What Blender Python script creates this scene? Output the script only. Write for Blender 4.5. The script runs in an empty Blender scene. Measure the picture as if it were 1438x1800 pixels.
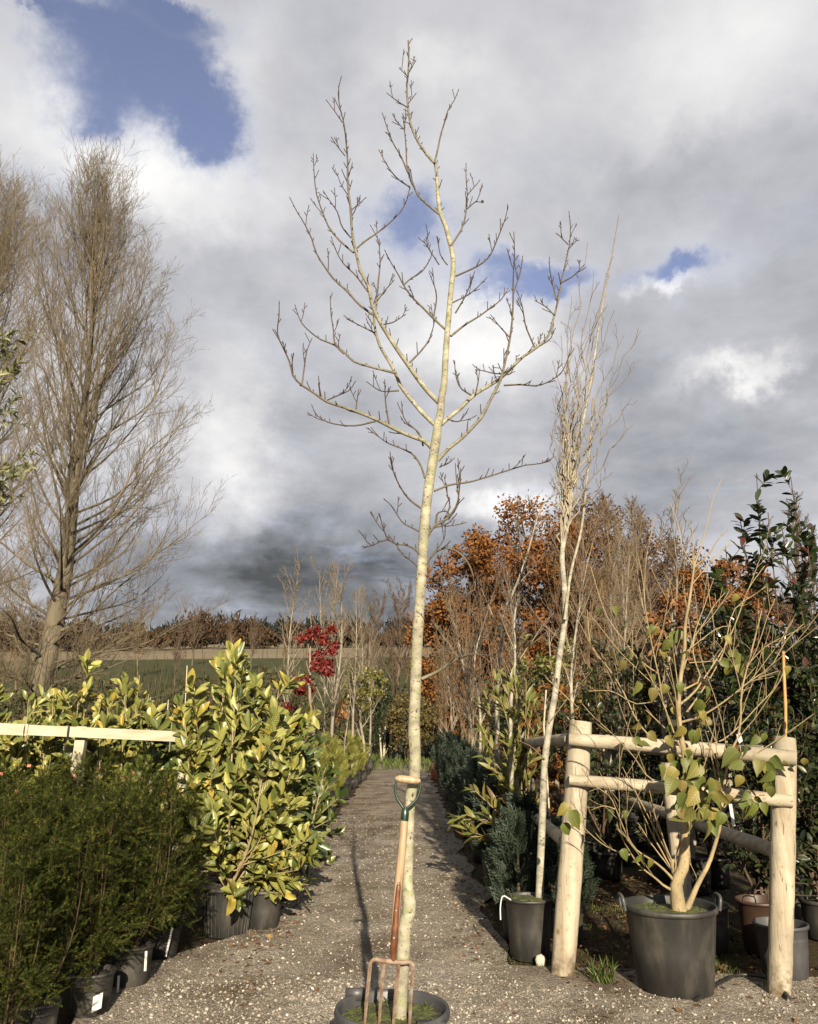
import bpy, math
import numpy as np
from mathutils import Vector, Matrix

# ------------------------------------------------------------------ camera, sky, sun, exposure
SC = bpy.context.scene
COL = SC.collection
F, CX, CY = 1400.0, 719.0, 900.0            # focal length and centre in photograph pixels
PITCH = math.atan(377 / F)
CAM_H = 1.6
cp, sp = math.cos(PITCH), math.sin(PITCH)
cd = bpy.data.cameras.new('camera'); cam = bpy.data.objects.new('camera', cd); COL.objects.link(cam)
cam.location = (0, 0, CAM_H); cam.rotation_euler = (math.pi / 2 + PITCH, 0, 0)
cd.sensor_fit = 'HORIZONTAL'; cd.sensor_width = 36; cd.lens = 36 * F / 1438
cd.clip_start = 0.05; cd.clip_end = 5000
SC.camera = cam
SUN_EL, SUN_SIDE = math.radians(21), 0.115   # low sun behind the camera, a little to the right
SUN_DIR = np.array([SUN_SIDE, -1.0, 0]); SUN_DIR /= np.linalg.norm(SUN_DIR)
SUN_DIR = np.array([SUN_DIR[0] * math.cos(SUN_EL), SUN_DIR[1] * math.cos(SUN_EL), math.sin(SUN_EL)])
sl = bpy.data.lights.new('sun', 'SUN'); so = bpy.data.objects.new('sun', sl); COL.objects.link(so)
sl.energy = 5.0; sl.angle = math.radians(0.53); sl.color = (1.0, 0.86, 0.66)
so.rotation_euler = Vector(SUN_DIR).to_track_quat('Z', 'Y').to_euler()
so.location = (3, -20, 12)
VS = SC.view_settings
VS.view_transform = 'Standard'; VS.look = 'None'; VS.gamma = 1; VS.use_curve_mapping = False; VS.exposure = 1.4
SC.cycles.use_denoising = True
SC.cycles.max_bounces = 6; SC.cycles.diffuse_bounces = 3; SC.cycles.transparent_max_bounces = 4
SC.cycles.sample_clamp_indirect = 4


def ray(x, y):
    a, b = (x - CX) / F, (CY - y) / F
    return np.array([a, cp - b * sp, sp + b * cp])


def P(x, y, Y):                              # photograph pixel at a forward distance Y -> point in the place
    d = ray(x, y); return np.array([0, 0, CAM_H]) + d * (Y / d[1])


def G(x, y):                                 # photograph pixel on level ground
    d = ray(x, y); return np.array([0, 0, CAM_H]) + d * (-CAM_H / d[2])


def azel(x, y):
    d = ray(x, y); d = d / np.linalg.norm(d)
    return math.atan2(d[0], d[1]), math.asin(d[2])


def build_world():
    w = bpy.data.worlds.new('World'); SC.world = w; w.use_nodes = True
    nt = w.node_tree; N, L = nt.nodes, nt.links; N.clear()

    def nd(t, **k):
        n = N.new(t)
        for a, b in k.items(): setattr(n, a, b)
        return n

    def mth(op, a, b=None, c=None, clamp=False):
        n = nd('ShaderNodeMath', operation=op, use_clamp=clamp)
        for i, v in enumerate((a, b, c)):
            if v is None: continue
            if isinstance(v, (int, float)): n.inputs[i].default_value = v
            else: L.new(v, n.inputs[i])
        return n.outputs[0]

    def vm(op, a, b=None):
        n = nd('ShaderNodeVectorMath', operation=op)
        for i, v in enumerate((a, b)):
            if v is None: continue
            if isinstance(v, tuple): n.inputs[i].default_value = v
            else: L.new(v, n.inputs[i])
        return n

    def noise(vec, scale, detail=6, rough=.55, dist=0.0):
        n = nd('ShaderNodeTexNoise'); L.new(vec, n.inputs['Vector'])
        n.inputs['Scale'].default_value = scale; n.inputs['Detail'].default_value = detail
        n.inputs['Roughness'].default_value = rough; n.inputs['Distortion'].default_value = dist
        return n
    tc = nd('ShaderNodeTexCoord').outputs['Generated']
    sep = nd('ShaderNodeSeparateXYZ'); L.new(tc, sep.inputs[0])
    az = mth('ARCTAN2', sep.outputs[0], sep.outputs[1]); el = mth('ARCSINE', sep.outputs[2])
    ae0 = nd('ShaderNodeCombineXYZ'); L.new(az, ae0.inputs[0]); L.new(el, ae0.inputs[1])
    # warp so that the cloud edges are ragged
    w1 = noise(tc, 4.5, 6, .6)
    wv = vm('MULTIPLY', vm('SUBTRACT', w1.outputs['Color'], (.5, .5, .5)).outputs[0], (.17, .13, 0)).outputs[0]
    w2 = noise(tc, 17, 6, .65)
    wv2 = vm('MULTIPLY', vm('SUBTRACT', w2.outputs['Color'], (.5, .5, .5)).outputs[0], (.11, .09, 0)).outputs[0]
    ae = vm('ADD', vm('ADD', ae0.outputs[0], wv).outputs[0], wv2).outputs[0]

    def blobs(lst):
        tot = None
        for (x, y, sx, sy, a) in lst:
            p = azel(x, y)
            d = vm('SUBTRACT', ae, (p[0], p[1], 0)).outputs[0]
            d = vm('MULTIPLY', d, (F / sx, F / sy, 0)).outputs[0]
            q = vm('DOT_PRODUCT', d, d).outputs['Value']
            g = mth('EXPONENT', mth('MULTIPLY', q, -1.0))
            tot = mth('MULTIPLY', g, a) if tot is None else mth('MULTIPLY_ADD', g, a, tot)
        return tot
    # cloud layer coordinates: a flat deck seen in perspective
    zz = mth('ADD', mth('MAXIMUM', sep.outputs[2], 0.0), .22)
    pl = nd('ShaderNodeCombineXYZ')
    L.new(mth('DIVIDE', sep.outputs[0], zz), pl.inputs[0]); L.new(mth('DIVIDE', sep.outputs[1], zz), pl.inputs[1])
    n1 = noise(pl.outputs[0], 1.5, 7, .58, .3).outputs['Fac']
    n2 = noise(pl.outputs[0], 4.2, 6, .6, .2).outputs['Fac']
    light = blobs(SKY_LIGHT)
    lev = mth('ADD', mth('MULTIPLY', mth('SUBTRACT', n1, .5), .66), mth('MULTIPLY', mth('SUBTRACT', n2, .5), .34))
    lev = mth('ADD', mth('ADD', lev, light), .51)
    hole = blobs(SKY_BLUE)
    n3 = noise(pl.outputs[0], 3.0, 7, .62, .5).outputs['Fac']
    hole = mth('ADD', hole, mth('MULTIPLY', mth('SUBTRACT', n3, .5), 1.7))
    hm = nd('ShaderNodeMapRange', interpolation_type='SMOOTHSTEP'); L.new(hole, hm.inputs['Value'])
    hm.inputs['From Min'].default_value = -.02; hm.inputs['From Max'].default_value = 1.25; hm.inputs['To Max'].default_value = .92
    hv = hm.outputs[0]; rim = mth('MULTIPLY', hv, mth('SUBTRACT', 1.0, hv))
    lev = mth('ADD', lev, mth('MULTIPLY', rim, .55))
    lev = mth('MINIMUM', mth('MAXIMUM', lev, .09), .86)
    ramp = nd('ShaderNodeValToRGB'); L.new(lev, ramp.inputs[0]); cr = ramp.color_ramp
    cr.elements[0].position = .09; cr.elements[0].color = (.085, .09, .094, 1)
    cr.elements[1].position = .86; cr.elements[1].color = (.86, .85, .83, 1)
    e = cr.elements.new(.5); e.color = (.47, .472, .50, 1)
    e = cr.elements.new(.3); e.color = (.265, .278, .306, 1)
    sky = nd('ShaderNodeTexSky', sky_type='NISHITA', sun_disc=False)
    sky.sun_elevation = SUN_EL; sky.sun_rotation = math.atan2(SUN_DIR[0], SUN_DIR[1]); sky.air_density = 1.0; sky.dust_density = .4
    blue = nd('ShaderNodeMix', data_type='RGBA', blend_type='MULTIPLY'); blue.inputs['Factor'].default_value = 1
    L.new(sky.outputs[0], blue.inputs[6]); blue.inputs[7].default_value = (.148, .122, .136, 1)
    mix = nd('ShaderNodeMix', data_type='RGBA'); L.new(hm.outputs[0], mix.inputs['Factor'])
    L.new(ramp.outputs[0], mix.inputs[6]); L.new(blue.outputs[2], mix.inputs[7])
    bg = nd('ShaderNodeBackground'); L.new(mix.outputs[2], bg.inputs[0]); bg.inputs[1].default_value = .46
    out = nd('ShaderNodeOutputWorld'); L.new(bg.outputs[0], out.inputs[0])
    w.cycles.sampling_method = 'MANUAL'; w.cycles.sample_map_resolution = 512


SKY_LIGHT = [(560, 1030, 300, 130, -.42), (180, 1010, 200, 90, -.10), (400, 790, 80, 140, .26), (890, 885, 80, 34, .46),
             (620, 740, 170, 80, -.08), (840, 610, 190, 80, .36), (1310, 780, 260, 150, -.17), (1290, 645, 90, 24, .34),
             (240, 290, 230, 70, .36), (1180, 495, 40, 16, .45), (1300, 120, 320, 130, .16), (100, 420, 110, 70, -.10),
             (1180, 300, 190, 60, -.12), (740, 120, 110, 50, .12), (500, 560, 90, 110, -.10), (420, 110, 90, 60, .10), (60, 640, 90, 90, .1), (1080, 620, 70, 110, -.1)]
SKY_BLUE = [(280, 110, 150, 85, 1.3), (370, 190, 80, 50, 1.0), (170, 190, 50, 40, .6), (290, 5, 130, 26, .9), (60, 0, 70, 18, .9), (90, 130, 80, 60, .5), (150, 50, 90, 50, .6),
            (720, 400, 90, 55, 1.0), (900, 490, 140, 42, 1.1), (1200, 464, 70, 24, 1.0), (600, 310, 50, 70, .5), (1000, 480, 60, 30, .6), (100, 330, 70, 30, .35)]
build_world()

# ------------------------------------------------------------------ helpers
def nrm(a):
    return a / np.maximum(np.linalg.norm(a, axis=-1, keepdims=True), 1e-9)


class MB:
    """collects shapes for ONE mesh"""
    def __init__(s): s.v, s.f, s.r, s.n = [], [], [], 0

    def add(s, v, f, r=None):
        v = np.asarray(v, float).reshape(-1, 3); f = np.asarray(f, int)
        s.v.append(v); s.f.append(f + s.n); s.n += len(v)
        s.r.append(np.zeros(len(v)) if r is None else np.asarray(r, float).reshape(-1))

    def tubes(s, pts, rad, n=5, cap=False):
        pts = np.asarray(pts, float); rad = np.asarray(rad, float)
        if pts.ndim == 2: pts, rad = pts[None], rad[None]
        B, K, _ = pts.shape
        t = nrm(np.gradient(pts, axis=1)); mt = np.abs(nrm(pts[:, -1] - pts[:, 0]))
        ref = np.eye(3)[np.argmin(mt, axis=1)][:, None, :]
        a = nrm(np.cross(t, ref)); b = np.cross(t, a)
        th = np.arange(n) * 2 * math.pi / n
        ring = pts[:, :, None] + rad[:, :, None, None] * (a[:, :, None] * np.cos(th)[None, None, :, None] + b[:, :, None] * np.sin(th)[None, None, :, None])
        base = (np.arange(B) * K * n)[:, None, None]; k = (np.arange(K - 1) * n)[None, :, None]; j = np.arange(n)[None, None, :]; j2 = (j + 1) % n
        q = np.stack([base + k + j, base + k + j2, base + k + n + j2, base + k + n + j], -1).reshape(-1, 4)
        s.add(ring.reshape(-1, 3), q, np.repeat(rad.reshape(-1), n))
        if cap:
            for c in range(B):
                for kk in (0, K - 1):
                    o = len(s.v)
                    v = np.vstack([ring[c, kk], pts[c, kk][None]])
                    jj = np.arange(n); f = np.stack([jj, (jj + 1) % n, np.full(n, n)], -1)
                    s.add(v, f, np.full(n + 1, rad[c, kk]))

    def lathe(s, prof, n=32, c=(0, 0, 0), sq=None):
        pr = np.asarray(prof, float); th = np.arange(n) * 2 * math.pi / n
        v = np.stack([pr[:, 0:1] * np.cos(th), pr[:, 0:1] * np.sin(th), np.repeat(pr[:, 1:2], n, 1)], -1).reshape(-1, 3) + np.asarray(c)
        k = (np.arange(len(pr) - 1) * n)[:, None]; j = np.arange(n)[None]; j2 = (j + 1) % n
        s.add(v, np.stack([k + j, k + j2, k + n + j2, k + n + j], -1).reshape(-1, 4))

    def box(s, c, size, R=None):
        x = np.array([[i, j, k] for i in (-.5, .5) for j in (-.5, .5) for k in (-.5, .5)]) * np.asarray(size)
        if R is not None: x = x @ np.asarray(R).T
        s.add(x + np.asarray(c), [[0, 1, 3, 2], [4, 6, 7, 5], [0, 4, 5, 1], [2, 3, 7, 6], [0, 2, 6, 4], [1, 5, 7, 3]])

    def scatter(s, tpl, pos, d, up, sc, wid=1.0):
        v, f = tpl; R = frames(d, up); pos = np.asarray(pos); sc = np.broadcast_to(np.asarray(sc, float), (len(pos),))
        w = np.broadcast_to(np.asarray(wid, float), (len(pos),))
        loc = v[None] * np.stack([w, np.ones_like(w), np.ones_like(w)], -1)[:, None]
        V = np.einsum('nij,nkj->nki', R, loc) * sc[:, None, None] + pos[:, None]
        m = len(v); ff = (f[None] + (np.arange(len(pos)) * m)[:, None, None]).reshape(-1, f.shape[1])
        s.add(V.reshape(-1, 3), ff)

    def mesh(s, name, mat, origin=(0, 0, 0), smooth=True):
        me = bpy.data.meshes.new(name)
        v = np.vstack(s.v) - np.asarray(origin, float)
        me.vertices.add(len(v)); me.vertices.foreach_set('co', v.astype(np.float32).ravel())
        cnt = np.concatenate([np.full(len(f), f.shape[1]) for f in s.f]); li = np.concatenate([f.ravel() for f in s.f])
        me.loops.add(len(li)); me.loops.foreach_set('vertex_index', li.astype(np.int32))
        me.polygons.add(len(cnt)); st = np.concatenate([[0], np.cumsum(cnt)[:-1]])
        me.polygons.foreach_set('loop_start', st.astype(np.int32)); me.polygons.foreach_set('loop_total', cnt.astype(np.int32))
        me.polygons.foreach_set('use_smooth', np.full(len(cnt), smooth))
        at = me.attributes.new('rad', 'FLOAT', 'POINT'); at.data.foreach_set('value', np.concatenate(s.r).astype(np.float32))
        me.update(calc_edges=True)
        me.materials.append(mat)
        return me


def frames(d, up):
    y = nrm(np.asarray(d, float)); z = np.asarray(up, float); z = nrm(z - (z * y).sum(-1, keepdims=True) * y); x = np.cross(y, z)
    return np.stack([x, y, z], -1)


def link(o, parent=None):
    COL.objects.link(o)
    if parent is not None: o.parent = parent
    return o


def part(name, mb, mat, root, smooth=True, world=True):
    o = bpy.data.objects.new(name, mb.mesh(name, mat, root.location if world else (0, 0, 0), smooth))
    return link(o, root)


def sub(name, mb, mat, pt, root, smooth=True):
    o = bpy.data.objects.new(name, mb.mesh(name, mat, root.location, smooth)); return link(o, pt)


def tag(o, label, cat, group=None):
    o['label'] = label; o['category'] = cat
    if group: o['group'] = group
    return o


def thing(name, label, cat, loc, group=None):
    o = bpy.data.objects.new(name, None); o.empty_display_size = .1; o.location = loc
    return tag(link(o), label, cat, group)


def solo(name, mb, mat, label, cat, loc=None, group=None, kind=None, smooth=True):
    loc = (0, 0, 0) if loc is None else loc
    o = bpy.data.objects.new(name, mb.mesh(name, mat, loc, smooth)); o.location = loc; link(o)
    if label: o['label'] = label
    if cat: o['category'] = cat
    if group: o['group'] = group
    if kind: o['kind'] = kind
    return o


def dup(root, loc, rz=0.0, sc=1.0, label=None, group=None):
    r = root.copy(); COL.objects.link(r); r.location = loc; r.rotation_euler = (0, 0, rz); r.scale = (sc, sc, sc) if np.isscalar(sc) else sc
    if label: r['label'] = label
    if group: r['group'] = group
    for ch in list(root.children):
        c = ch.copy(); COL.objects.link(c); c.parent = r
        for g in list(ch.children):
            k = g.copy(); COL.objects.link(k); k.parent = c
    return r


# ---- materials
def newmat(name):
    m = bpy.data.materials.new(name); m.use_nodes = True
    nt = m.node_tree; b = nt.nodes['Principled BSDF']
    return m, nt, nt.nodes, nt.links, b


ALBEDO = .52


def dim(c): return tuple(float(x) * ALBEDO for x in c)


def ramp_node(N, cols, pos=None):
    r = N.new('ShaderNodeValToRGB'); cr = r.color_ramp; n = len(cols)
    while len(cr.elements) < n: cr.elements.new(.5)
    for i, c in enumerate(cols):
        cr.elements[i].position = (i / max(n - 1, 1)) if pos is None else pos[i]
        cr.elements[i].color = (*dim(c), 1)
    return r


def leafmat(name, cols, rough=.45, transl=.25, spec=.4, rib=0, pos=None):
    """palette picked per leaf, a little mottling inside each leaf"""
    m, nt, N, L, b = newmat(name)
    g = N.new('ShaderNodeNewGeometry'); oi = N.new('ShaderNodeObjectInfo')
    a = N.new('ShaderNodeMath'); a.operation = 'ADD'; L.new(g.outputs['Random Per Island'], a.inputs[0]); L.new(oi.outputs['Random'], a.inputs[1])
    fr = N.new('ShaderNodeMath'); fr.operation = 'FRACT'; L.new(a.outputs[0], fr.inputs[0])
    r = ramp_node(N, cols, pos); L.new(fr.outputs[0], r.inputs[0])
    tc = N.new('ShaderNodeTexCoord'); no = N.new('ShaderNodeTexNoise'); no.inputs['Scale'].default_value = 22; no.inputs['Detail'].default_value = 3
    L.new(tc.outputs['Object'], no.inputs['Vector'])
    mr = N.new('ShaderNodeMapRange'); L.new(no.outputs['Fac'], mr.inputs[0]); mr.inputs[3].default_value = .68; mr.inputs[4].default_value = 1.28
    mx = N.new('ShaderNodeMix'); mx.data_type = 'RGBA'; mx.blend_type = 'MULTIPLY'; mx.inputs['Factor'].default_value = 1
    L.new(r.outputs[0], mx.inputs[6]); L.new(mr.outputs[0], mx.inputs[7])
    if rib:
        sx = N.new('ShaderNodeSeparateXYZ'); L.new(tc.outputs['Object'], sx.inputs[0])
        def m_(op, p, q=None):
            k = N.new('ShaderNodeMath'); k.operation = op
            for i_, v_ in enumerate((p, q)):
                if v_ is None: continue
                if isinstance(v_, (int, float)): k.inputs[i_].default_value = v_
                else: L.new(v_, k.inputs[i_])
            return k.outputs[0]
        ax = m_('ABSOLUTE', sx.outputs[0]); wv = m_('SINE', m_('MULTIPLY', m_('SUBTRACT', sx.outputs[1], m_('MULTIPLY', ax, .9)), rib))
        tone = m_('ADD', m_('MULTIPLY', m_('POWER', m_('MULTIPLY', m_('ADD', wv, 1.0), .5), 5.0), .35 if rib > 50 else .16), .92); mid = m_('MULTIPLY', m_('LESS_THAN', ax, .013), .5)
        m2 = N.new('ShaderNodeMix'); m2.data_type = 'RGBA'; m2.blend_type = 'MULTIPLY'; m2.inputs['Factor'].default_value = 1; L.new(mx.outputs[2], m2.inputs[6]); L.new(m_('ADD', tone, mid), m2.inputs[7]); mx = m2
        bp = N.new('ShaderNodeBump'); bp.inputs['Strength'].default_value = .5 if rib > 50 else .10; bp.inputs['Distance'].default_value = .02; bp.invert = True; L.new(wv, bp.inputs['Height']); L.new(bp.outputs[0], b.inputs['Normal'])
    L.new(mx.outputs[2], b.inputs['Base Color']); b.inputs['Roughness'].default_value = rough; b.inputs['Specular IOR Level'].default_value = spec
    if transl:
        t = N.new('ShaderNodeBsdfTranslucent'); L.new(mx.outputs[2], t.inputs[0])
        ms = N.new('ShaderNodeMixShader'); ms.inputs[0].default_value = transl
        L.new(b.outputs[0], ms.inputs[1]); L.new(t.outputs[0], ms.inputs[2]); L.new(ms.outputs[0], N['Material Output'].inputs[0])
    return m


def barkmat(name, old, young, r0=.003, r1=.012, fleck=(.05, .045, .03), fscale=45, famt=.5, stretch=(1, 1, 1), rough=.8, bump=.4, lichen=None):
    """bark colour changes from the young twigs to the old wood with the thickness of the limb; dark flecks on old wood"""
    m, nt, N, L, b = newmat(name)
    at = N.new('ShaderNodeAttribute'); at.attribute_name = 'rad'
    mr = N.new('ShaderNodeMapRange'); L.new(at.outputs['Fac'], mr.inputs[0]); mr.inputs[1].default_value = r0; mr.inputs[2].default_value = r1
    tc = N.new('ShaderNodeTexCoord'); mp = N.new('ShaderNodeMapping'); mp.inputs['Scale'].default_value = stretch; L.new(tc.outputs['Object'], mp.inputs[0])
    n0 = N.new('ShaderNodeTexNoise'); n0.inputs['Scale'].default_value = fscale * .25; n0.inputs['Detail'].default_value = 4; L.new(mp.outputs[0], n0.inputs['Vector'])
    ro = ramp_node(N, [tuple(np.array(old) * .55), old, tuple(np.minimum(np.array(old) * 1.35, .8))], [.3, .52, .72]); L.new(n0.outputs['Fac'], ro.inputs[0])
    last = ro.outputs[0]
    if lichen is not None:
        n2 = N.new('ShaderNodeTexNoise'); n2.inputs['Scale'].default_value = fscale * .45; n2.inputs['Detail'].default_value = 5; L.new(tc.outputs['Object'], n2.inputs['Vector'])
        rl = N.new('ShaderNodeMapRange'); L.new(n2.outputs['Fac'], rl.inputs[0]); rl.inputs[1].default_value = .5; rl.inputs[2].default_value = .62
        ml = N.new('ShaderNodeMix'); ml.data_type = 'RGBA'; L.new(rl.outputs[0], ml.inputs['Factor']); L.new(last, ml.inputs[6]); ml.inputs[7].default_value = (*dim(lichen), 1)
        last = ml.outputs[2]
    n1 = N.new('ShaderNodeTexNoise'); n1.inputs['Scale'].default_value = fscale; n1.inputs['Detail'].default_value = 5; n1.inputs['Roughness'].default_value = .65; L.new(mp.outputs[0], n1.inputs['Vector'])
    rf = N.new('ShaderNodeMapRange'); L.new(n1.outputs['Fac'], rf.inputs[0]); rf.inputs[1].default_value = .56; rf.inputs[2].default_value = .66; rf.inputs[4].default_value = famt
    mf = N.new('ShaderNodeMix'); mf.data_type = 'RGBA'; L.new(rf.outputs[0], mf.inputs['Factor']); L.new(last, mf.inputs[6]); mf.inputs[7].default_value = (*dim(fleck), 1)
    my = N.new('ShaderNodeMix'); my.data_type = 'RGBA'; L.new(mr.outputs[0], my.inputs['Factor']); my.inputs[6].default_value = (*dim(young), 1); L.new(mf.outputs[2], my.inputs[7])
    L.new(my.outputs[2], b.inputs['Base Color']); b.inputs['Roughness'].default_value = rough; b.inputs['Specular IOR Level'].default_value = .25
    bp = N.new('ShaderNodeBump'); bp.inputs['Strength'].default_value = bump; bp.inputs['Distance'].default_value = .35 / fscale; L.new(n1.outputs['Fac'], bp.inputs['Height']); L.new(bp.outputs[0], b.inputs['Normal'])
    return m


def surf(name, cols, scale=8, rough=.7, bump=.3, bdist=.003, stretch=(1, 1, 1), spec=.4, pos=None, detail=6, metal=0, rand=False, bscale=None):
    m, nt, N, L, b = newmat(name)
    tc = N.new('ShaderNodeTexCoord'); mp = N.new('ShaderNodeMapping'); mp.inputs['Scale'].default_value = stretch; L.new(tc.outputs['Object'], mp.inputs[0])
    n = N.new('ShaderNodeTexNoise'); n.inputs['Scale'].default_value = scale; n.inputs['Detail'].default_value = detail; n.inputs['Roughness'].default_value = .6; L.new(mp.outputs[0], n.inputs['Vector'])
    r = ramp_node(N, cols, pos if pos else [.3 + .4 * i / max(len(cols) - 1, 1) for i in range(len(cols))]); L.new(n.outputs['Fac'], r.inputs[0])
    c = r.outputs[0]
    if rand:
        g = N.new('ShaderNodeNewGeometry'); oi = N.new('ShaderNodeObjectInfo')
        a = N.new('ShaderNodeMath'); a.operation = 'ADD'; L.new(g.outputs['Random Per Island'], a.inputs[0]); L.new(oi.outputs['Random'], a.inputs[1])
        fr = N.new('ShaderNodeMath'); fr.operation = 'FRACT'; L.new(a.outputs[0], fr.inputs[0])
        L.new(fr.outputs[0], r.inputs[0])
        r.color_ramp.interpolation = 'CONSTANT' if rand == 'const' else 'LINEAR'
    L.new(c, b.inputs['Base Color']); b.inputs['Roughness'].default_value = rough; b.inputs['Specular IOR Level'].default_value = spec; b.inputs['Metallic'].default_value = metal
    if bump:
        n2 = n
        if bscale:
            n2 = N.new('ShaderNodeTexNoise'); n2.inputs['Scale'].default_value = bscale; n2.inputs['Detail'].default_value = 5; L.new(mp.outputs[0], n2.inputs['Vector'])
        bp = N.new('ShaderNodeBump'); bp.inputs['Strength'].default_value = bump; bp.inputs['Distance'].default_value = bdist; L.new(n2.outputs['Fac'], bp.inputs['Height']); L.new(bp.outputs[0], b.inputs['Normal'])
    return m


# ---- shapes for plants
def leaf_tpl(ts, ws, fold=.25, curl=-.15, k=1.0, petiole=0.0):
    v, f = [], []
    for t, w in zip(ts, ws):
        z = curl * t * t
        v += [(-w, t, z + fold * w), (0, t, z), (w, t, z + fold * w)]
    for i in range(len(ts) - 1):
        a = i * 3; f += [(a, a + 1, a + 4, a + 3), (a + 1, a + 2, a + 5, a + 4)]
    return np.array(v, float), np.array(f, int)


LAUREL = leaf_tpl([0, .12, .35, .6, .82, 1], [.015, .09, .17, .20, .14, .02], .35, -.16)
LONGLEAF = leaf_tpl([0, .15, .4, .7, 1], [.012, .08, .13, .10, .01], .3, -.3)
BROAD = leaf_tpl([0, .05, .18, .40, .66, .87, 1], [.05, .25, .36, .38, .26, .10, .01], .45, -.5)
SMALL = leaf_tpl([0, .45, 1], [.03, .27, .03], .3, -.2)
DIAMOND = leaf_tpl([0, .5, 1], [.06, .34, .04], .15, -.1)

FARLEAF = (np.array([[0, 0, 0], [.3, .45, .06], [0, 1, -.05], [-.3, .45, .06]], float), np.array([[0, 1, 2, 3]]))


def spray_tpl(n=12, nl=.15, nw=.012, ang=.9, droop=-.12, taper=.5):
    """a conifer shoot: a thin axis with two ranks of flat needles"""
    v, f = [], []
    for i in range(n):
        t = .06 + .94 * i / n
        for s in (-1, 1):
            l = nl * (1 - taper * t) ; a = ang * (1 - .3 * t)
            dx, dy = math.sin(a) * s, math.cos(a); z = droop * t * t
            b = len(v); px, py = -dy * nw, dx * nw
            v += [(px, t + py, z), (-px, t - py, z), (dx * l - px * .5, t + dy * l - py * .5, z + .03 * ((i * 7) % 3 - 1)), (dx * l + px * .5, t + dy * l + py * .5, z + .03 * ((i * 7) % 3 - 1))]
            f.append((b, b + 1, b + 2, b + 3))
    b = len(v); v += [(-.012, 0, 0), (.012, 0, 0), (.006, 1, droop), (-.006, 1, droop)]; f.append((b, b + 1, b + 2, b + 3))
    return np.array(v), np.array(f)


def fan_tpl(levels=2, seed=0):
    """a flat feathery cypress spray: an axis with forked side shoots of scale leaves"""
    v, f = [], []

    def strip(p, a, l, w, z):
        q = (p[0] + math.sin(a) * l, p[1] + math.cos(a) * l); nx, ny = math.cos(a) * w, -math.sin(a) * w; b = len(v)
        v.extend([(p[0] - nx, p[1] - ny, z), (p[0] + nx, p[1] + ny, z), (q[0] + nx * .4, q[1] + ny * .4, z - .05), (q[0] - nx * .4, q[1] - ny * .4, z - .05)])
        f.append((b, b + 1, b + 2, b + 3)); return q
    strip((0, 0), 0, 1, .022, 0)
    for i in range(8):
        t = .1 + .11 * i; s = -1 if i % 2 else 1; l = .42 * (1 - .6 * t)
        strip((0, t), s * .65, l, .026, 0)
        for k in range(3):
            u = (.35 + .25 * k) * l; p = (math.sin(s * .65) * u, t + math.cos(.65) * u)
            strip(p, s * (.65 + (.5 if k % 2 else -.45)), l * .42, .026, .01)
    return np.array(v), np.array(f)


SPRAY = spray_tpl(11, .17, .018, .95, -.2, .45); FAN = fan_tpl()


def poly(points, K):
    """resample a polyline smoothly to K points"""
    p = np.asarray(points, float); d = np.concatenate([[0], np.cumsum(np.linalg.norm(np.diff(p, axis=0), axis=1))])
    n = len(p)
    if n < 3:
        u = np.linspace(0, d[-1], K); return np.stack([np.interp(u, d, p[:, i]) for i in range(3)], -1)
    m = np.gradient(p, d, axis=0); u = np.linspace(0, d[-1], K); i = np.clip(np.searchsorted(d, u, 'right') - 1, 0, n - 2)
    h = (d[i + 1] - d[i])[:, None]; s = ((u - d[i])[:, None]) / h
    return (2 * s**3 - 3 * s**2 + 1) * p[i] + (s**3 - 2 * s**2 + s) * h * m[i] + (-2 * s**3 + 3 * s**2) * p[i + 1] + (s**3 - s**2) * h * m[i + 1]


def grow(par, m, t0, t1, L, ang, up, wig, K, rs, rf=.6, tip=.0015, curl=0.0, tl=.5, absL=False, rmax=9):
    pts, rad = par; Np, K0, _ = pts.shape; idx = np.repeat(np.arange(Np), m); n = len(idx)
    t = t0 + (t1 - t0) * (np.tile(np.arange(m), Np) + rs.random(n)) / m; f = t * (K0 - 1); i = np.minimum(f.astype(int), K0 - 2); a = (f - i)[:, None]
    st = pts[idx, i] * (1 - a) + pts[idx, i + 1] * a; T = nrm(pts[idx, i + 1] - pts[idx, i]); rr = rad[idx, i] * (1 - a[:, 0]) + rad[idx, i + 1] * a[:, 0]
    pv = rs.normal(size=(n, 3)); pv = nrm(pv - (pv * T).sum(-1, keepdims=True) * T)
    A = (ang * rs.uniform(.7, 1.3, n))[:, None]; d = nrm(np.cos(A) * T + np.sin(A) * pv + np.array([0, 0, up]))
    pl = np.linalg.norm(np.diff(pts, axis=1), axis=2).sum(1)[idx]
    ln = (L if absL else L * pl) * (1 - tl * t) * rs.uniform(.55, 1.2, n); stp = (ln / (K - 1))[:, None]
    out = [st]
    for k in range(K - 1):
        d = nrm(d + rs.normal(size=(n, 3)) * wig + np.array([0, 0, curl])); out.append(out[-1] + d * stp)
    r0 = np.minimum(np.maximum(rr * rf, tip), rmax); w = np.linspace(0, 1, K)[None]
    return np.stack(out, 1), r0[:, None] * (1 - w) + tip * w


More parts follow.
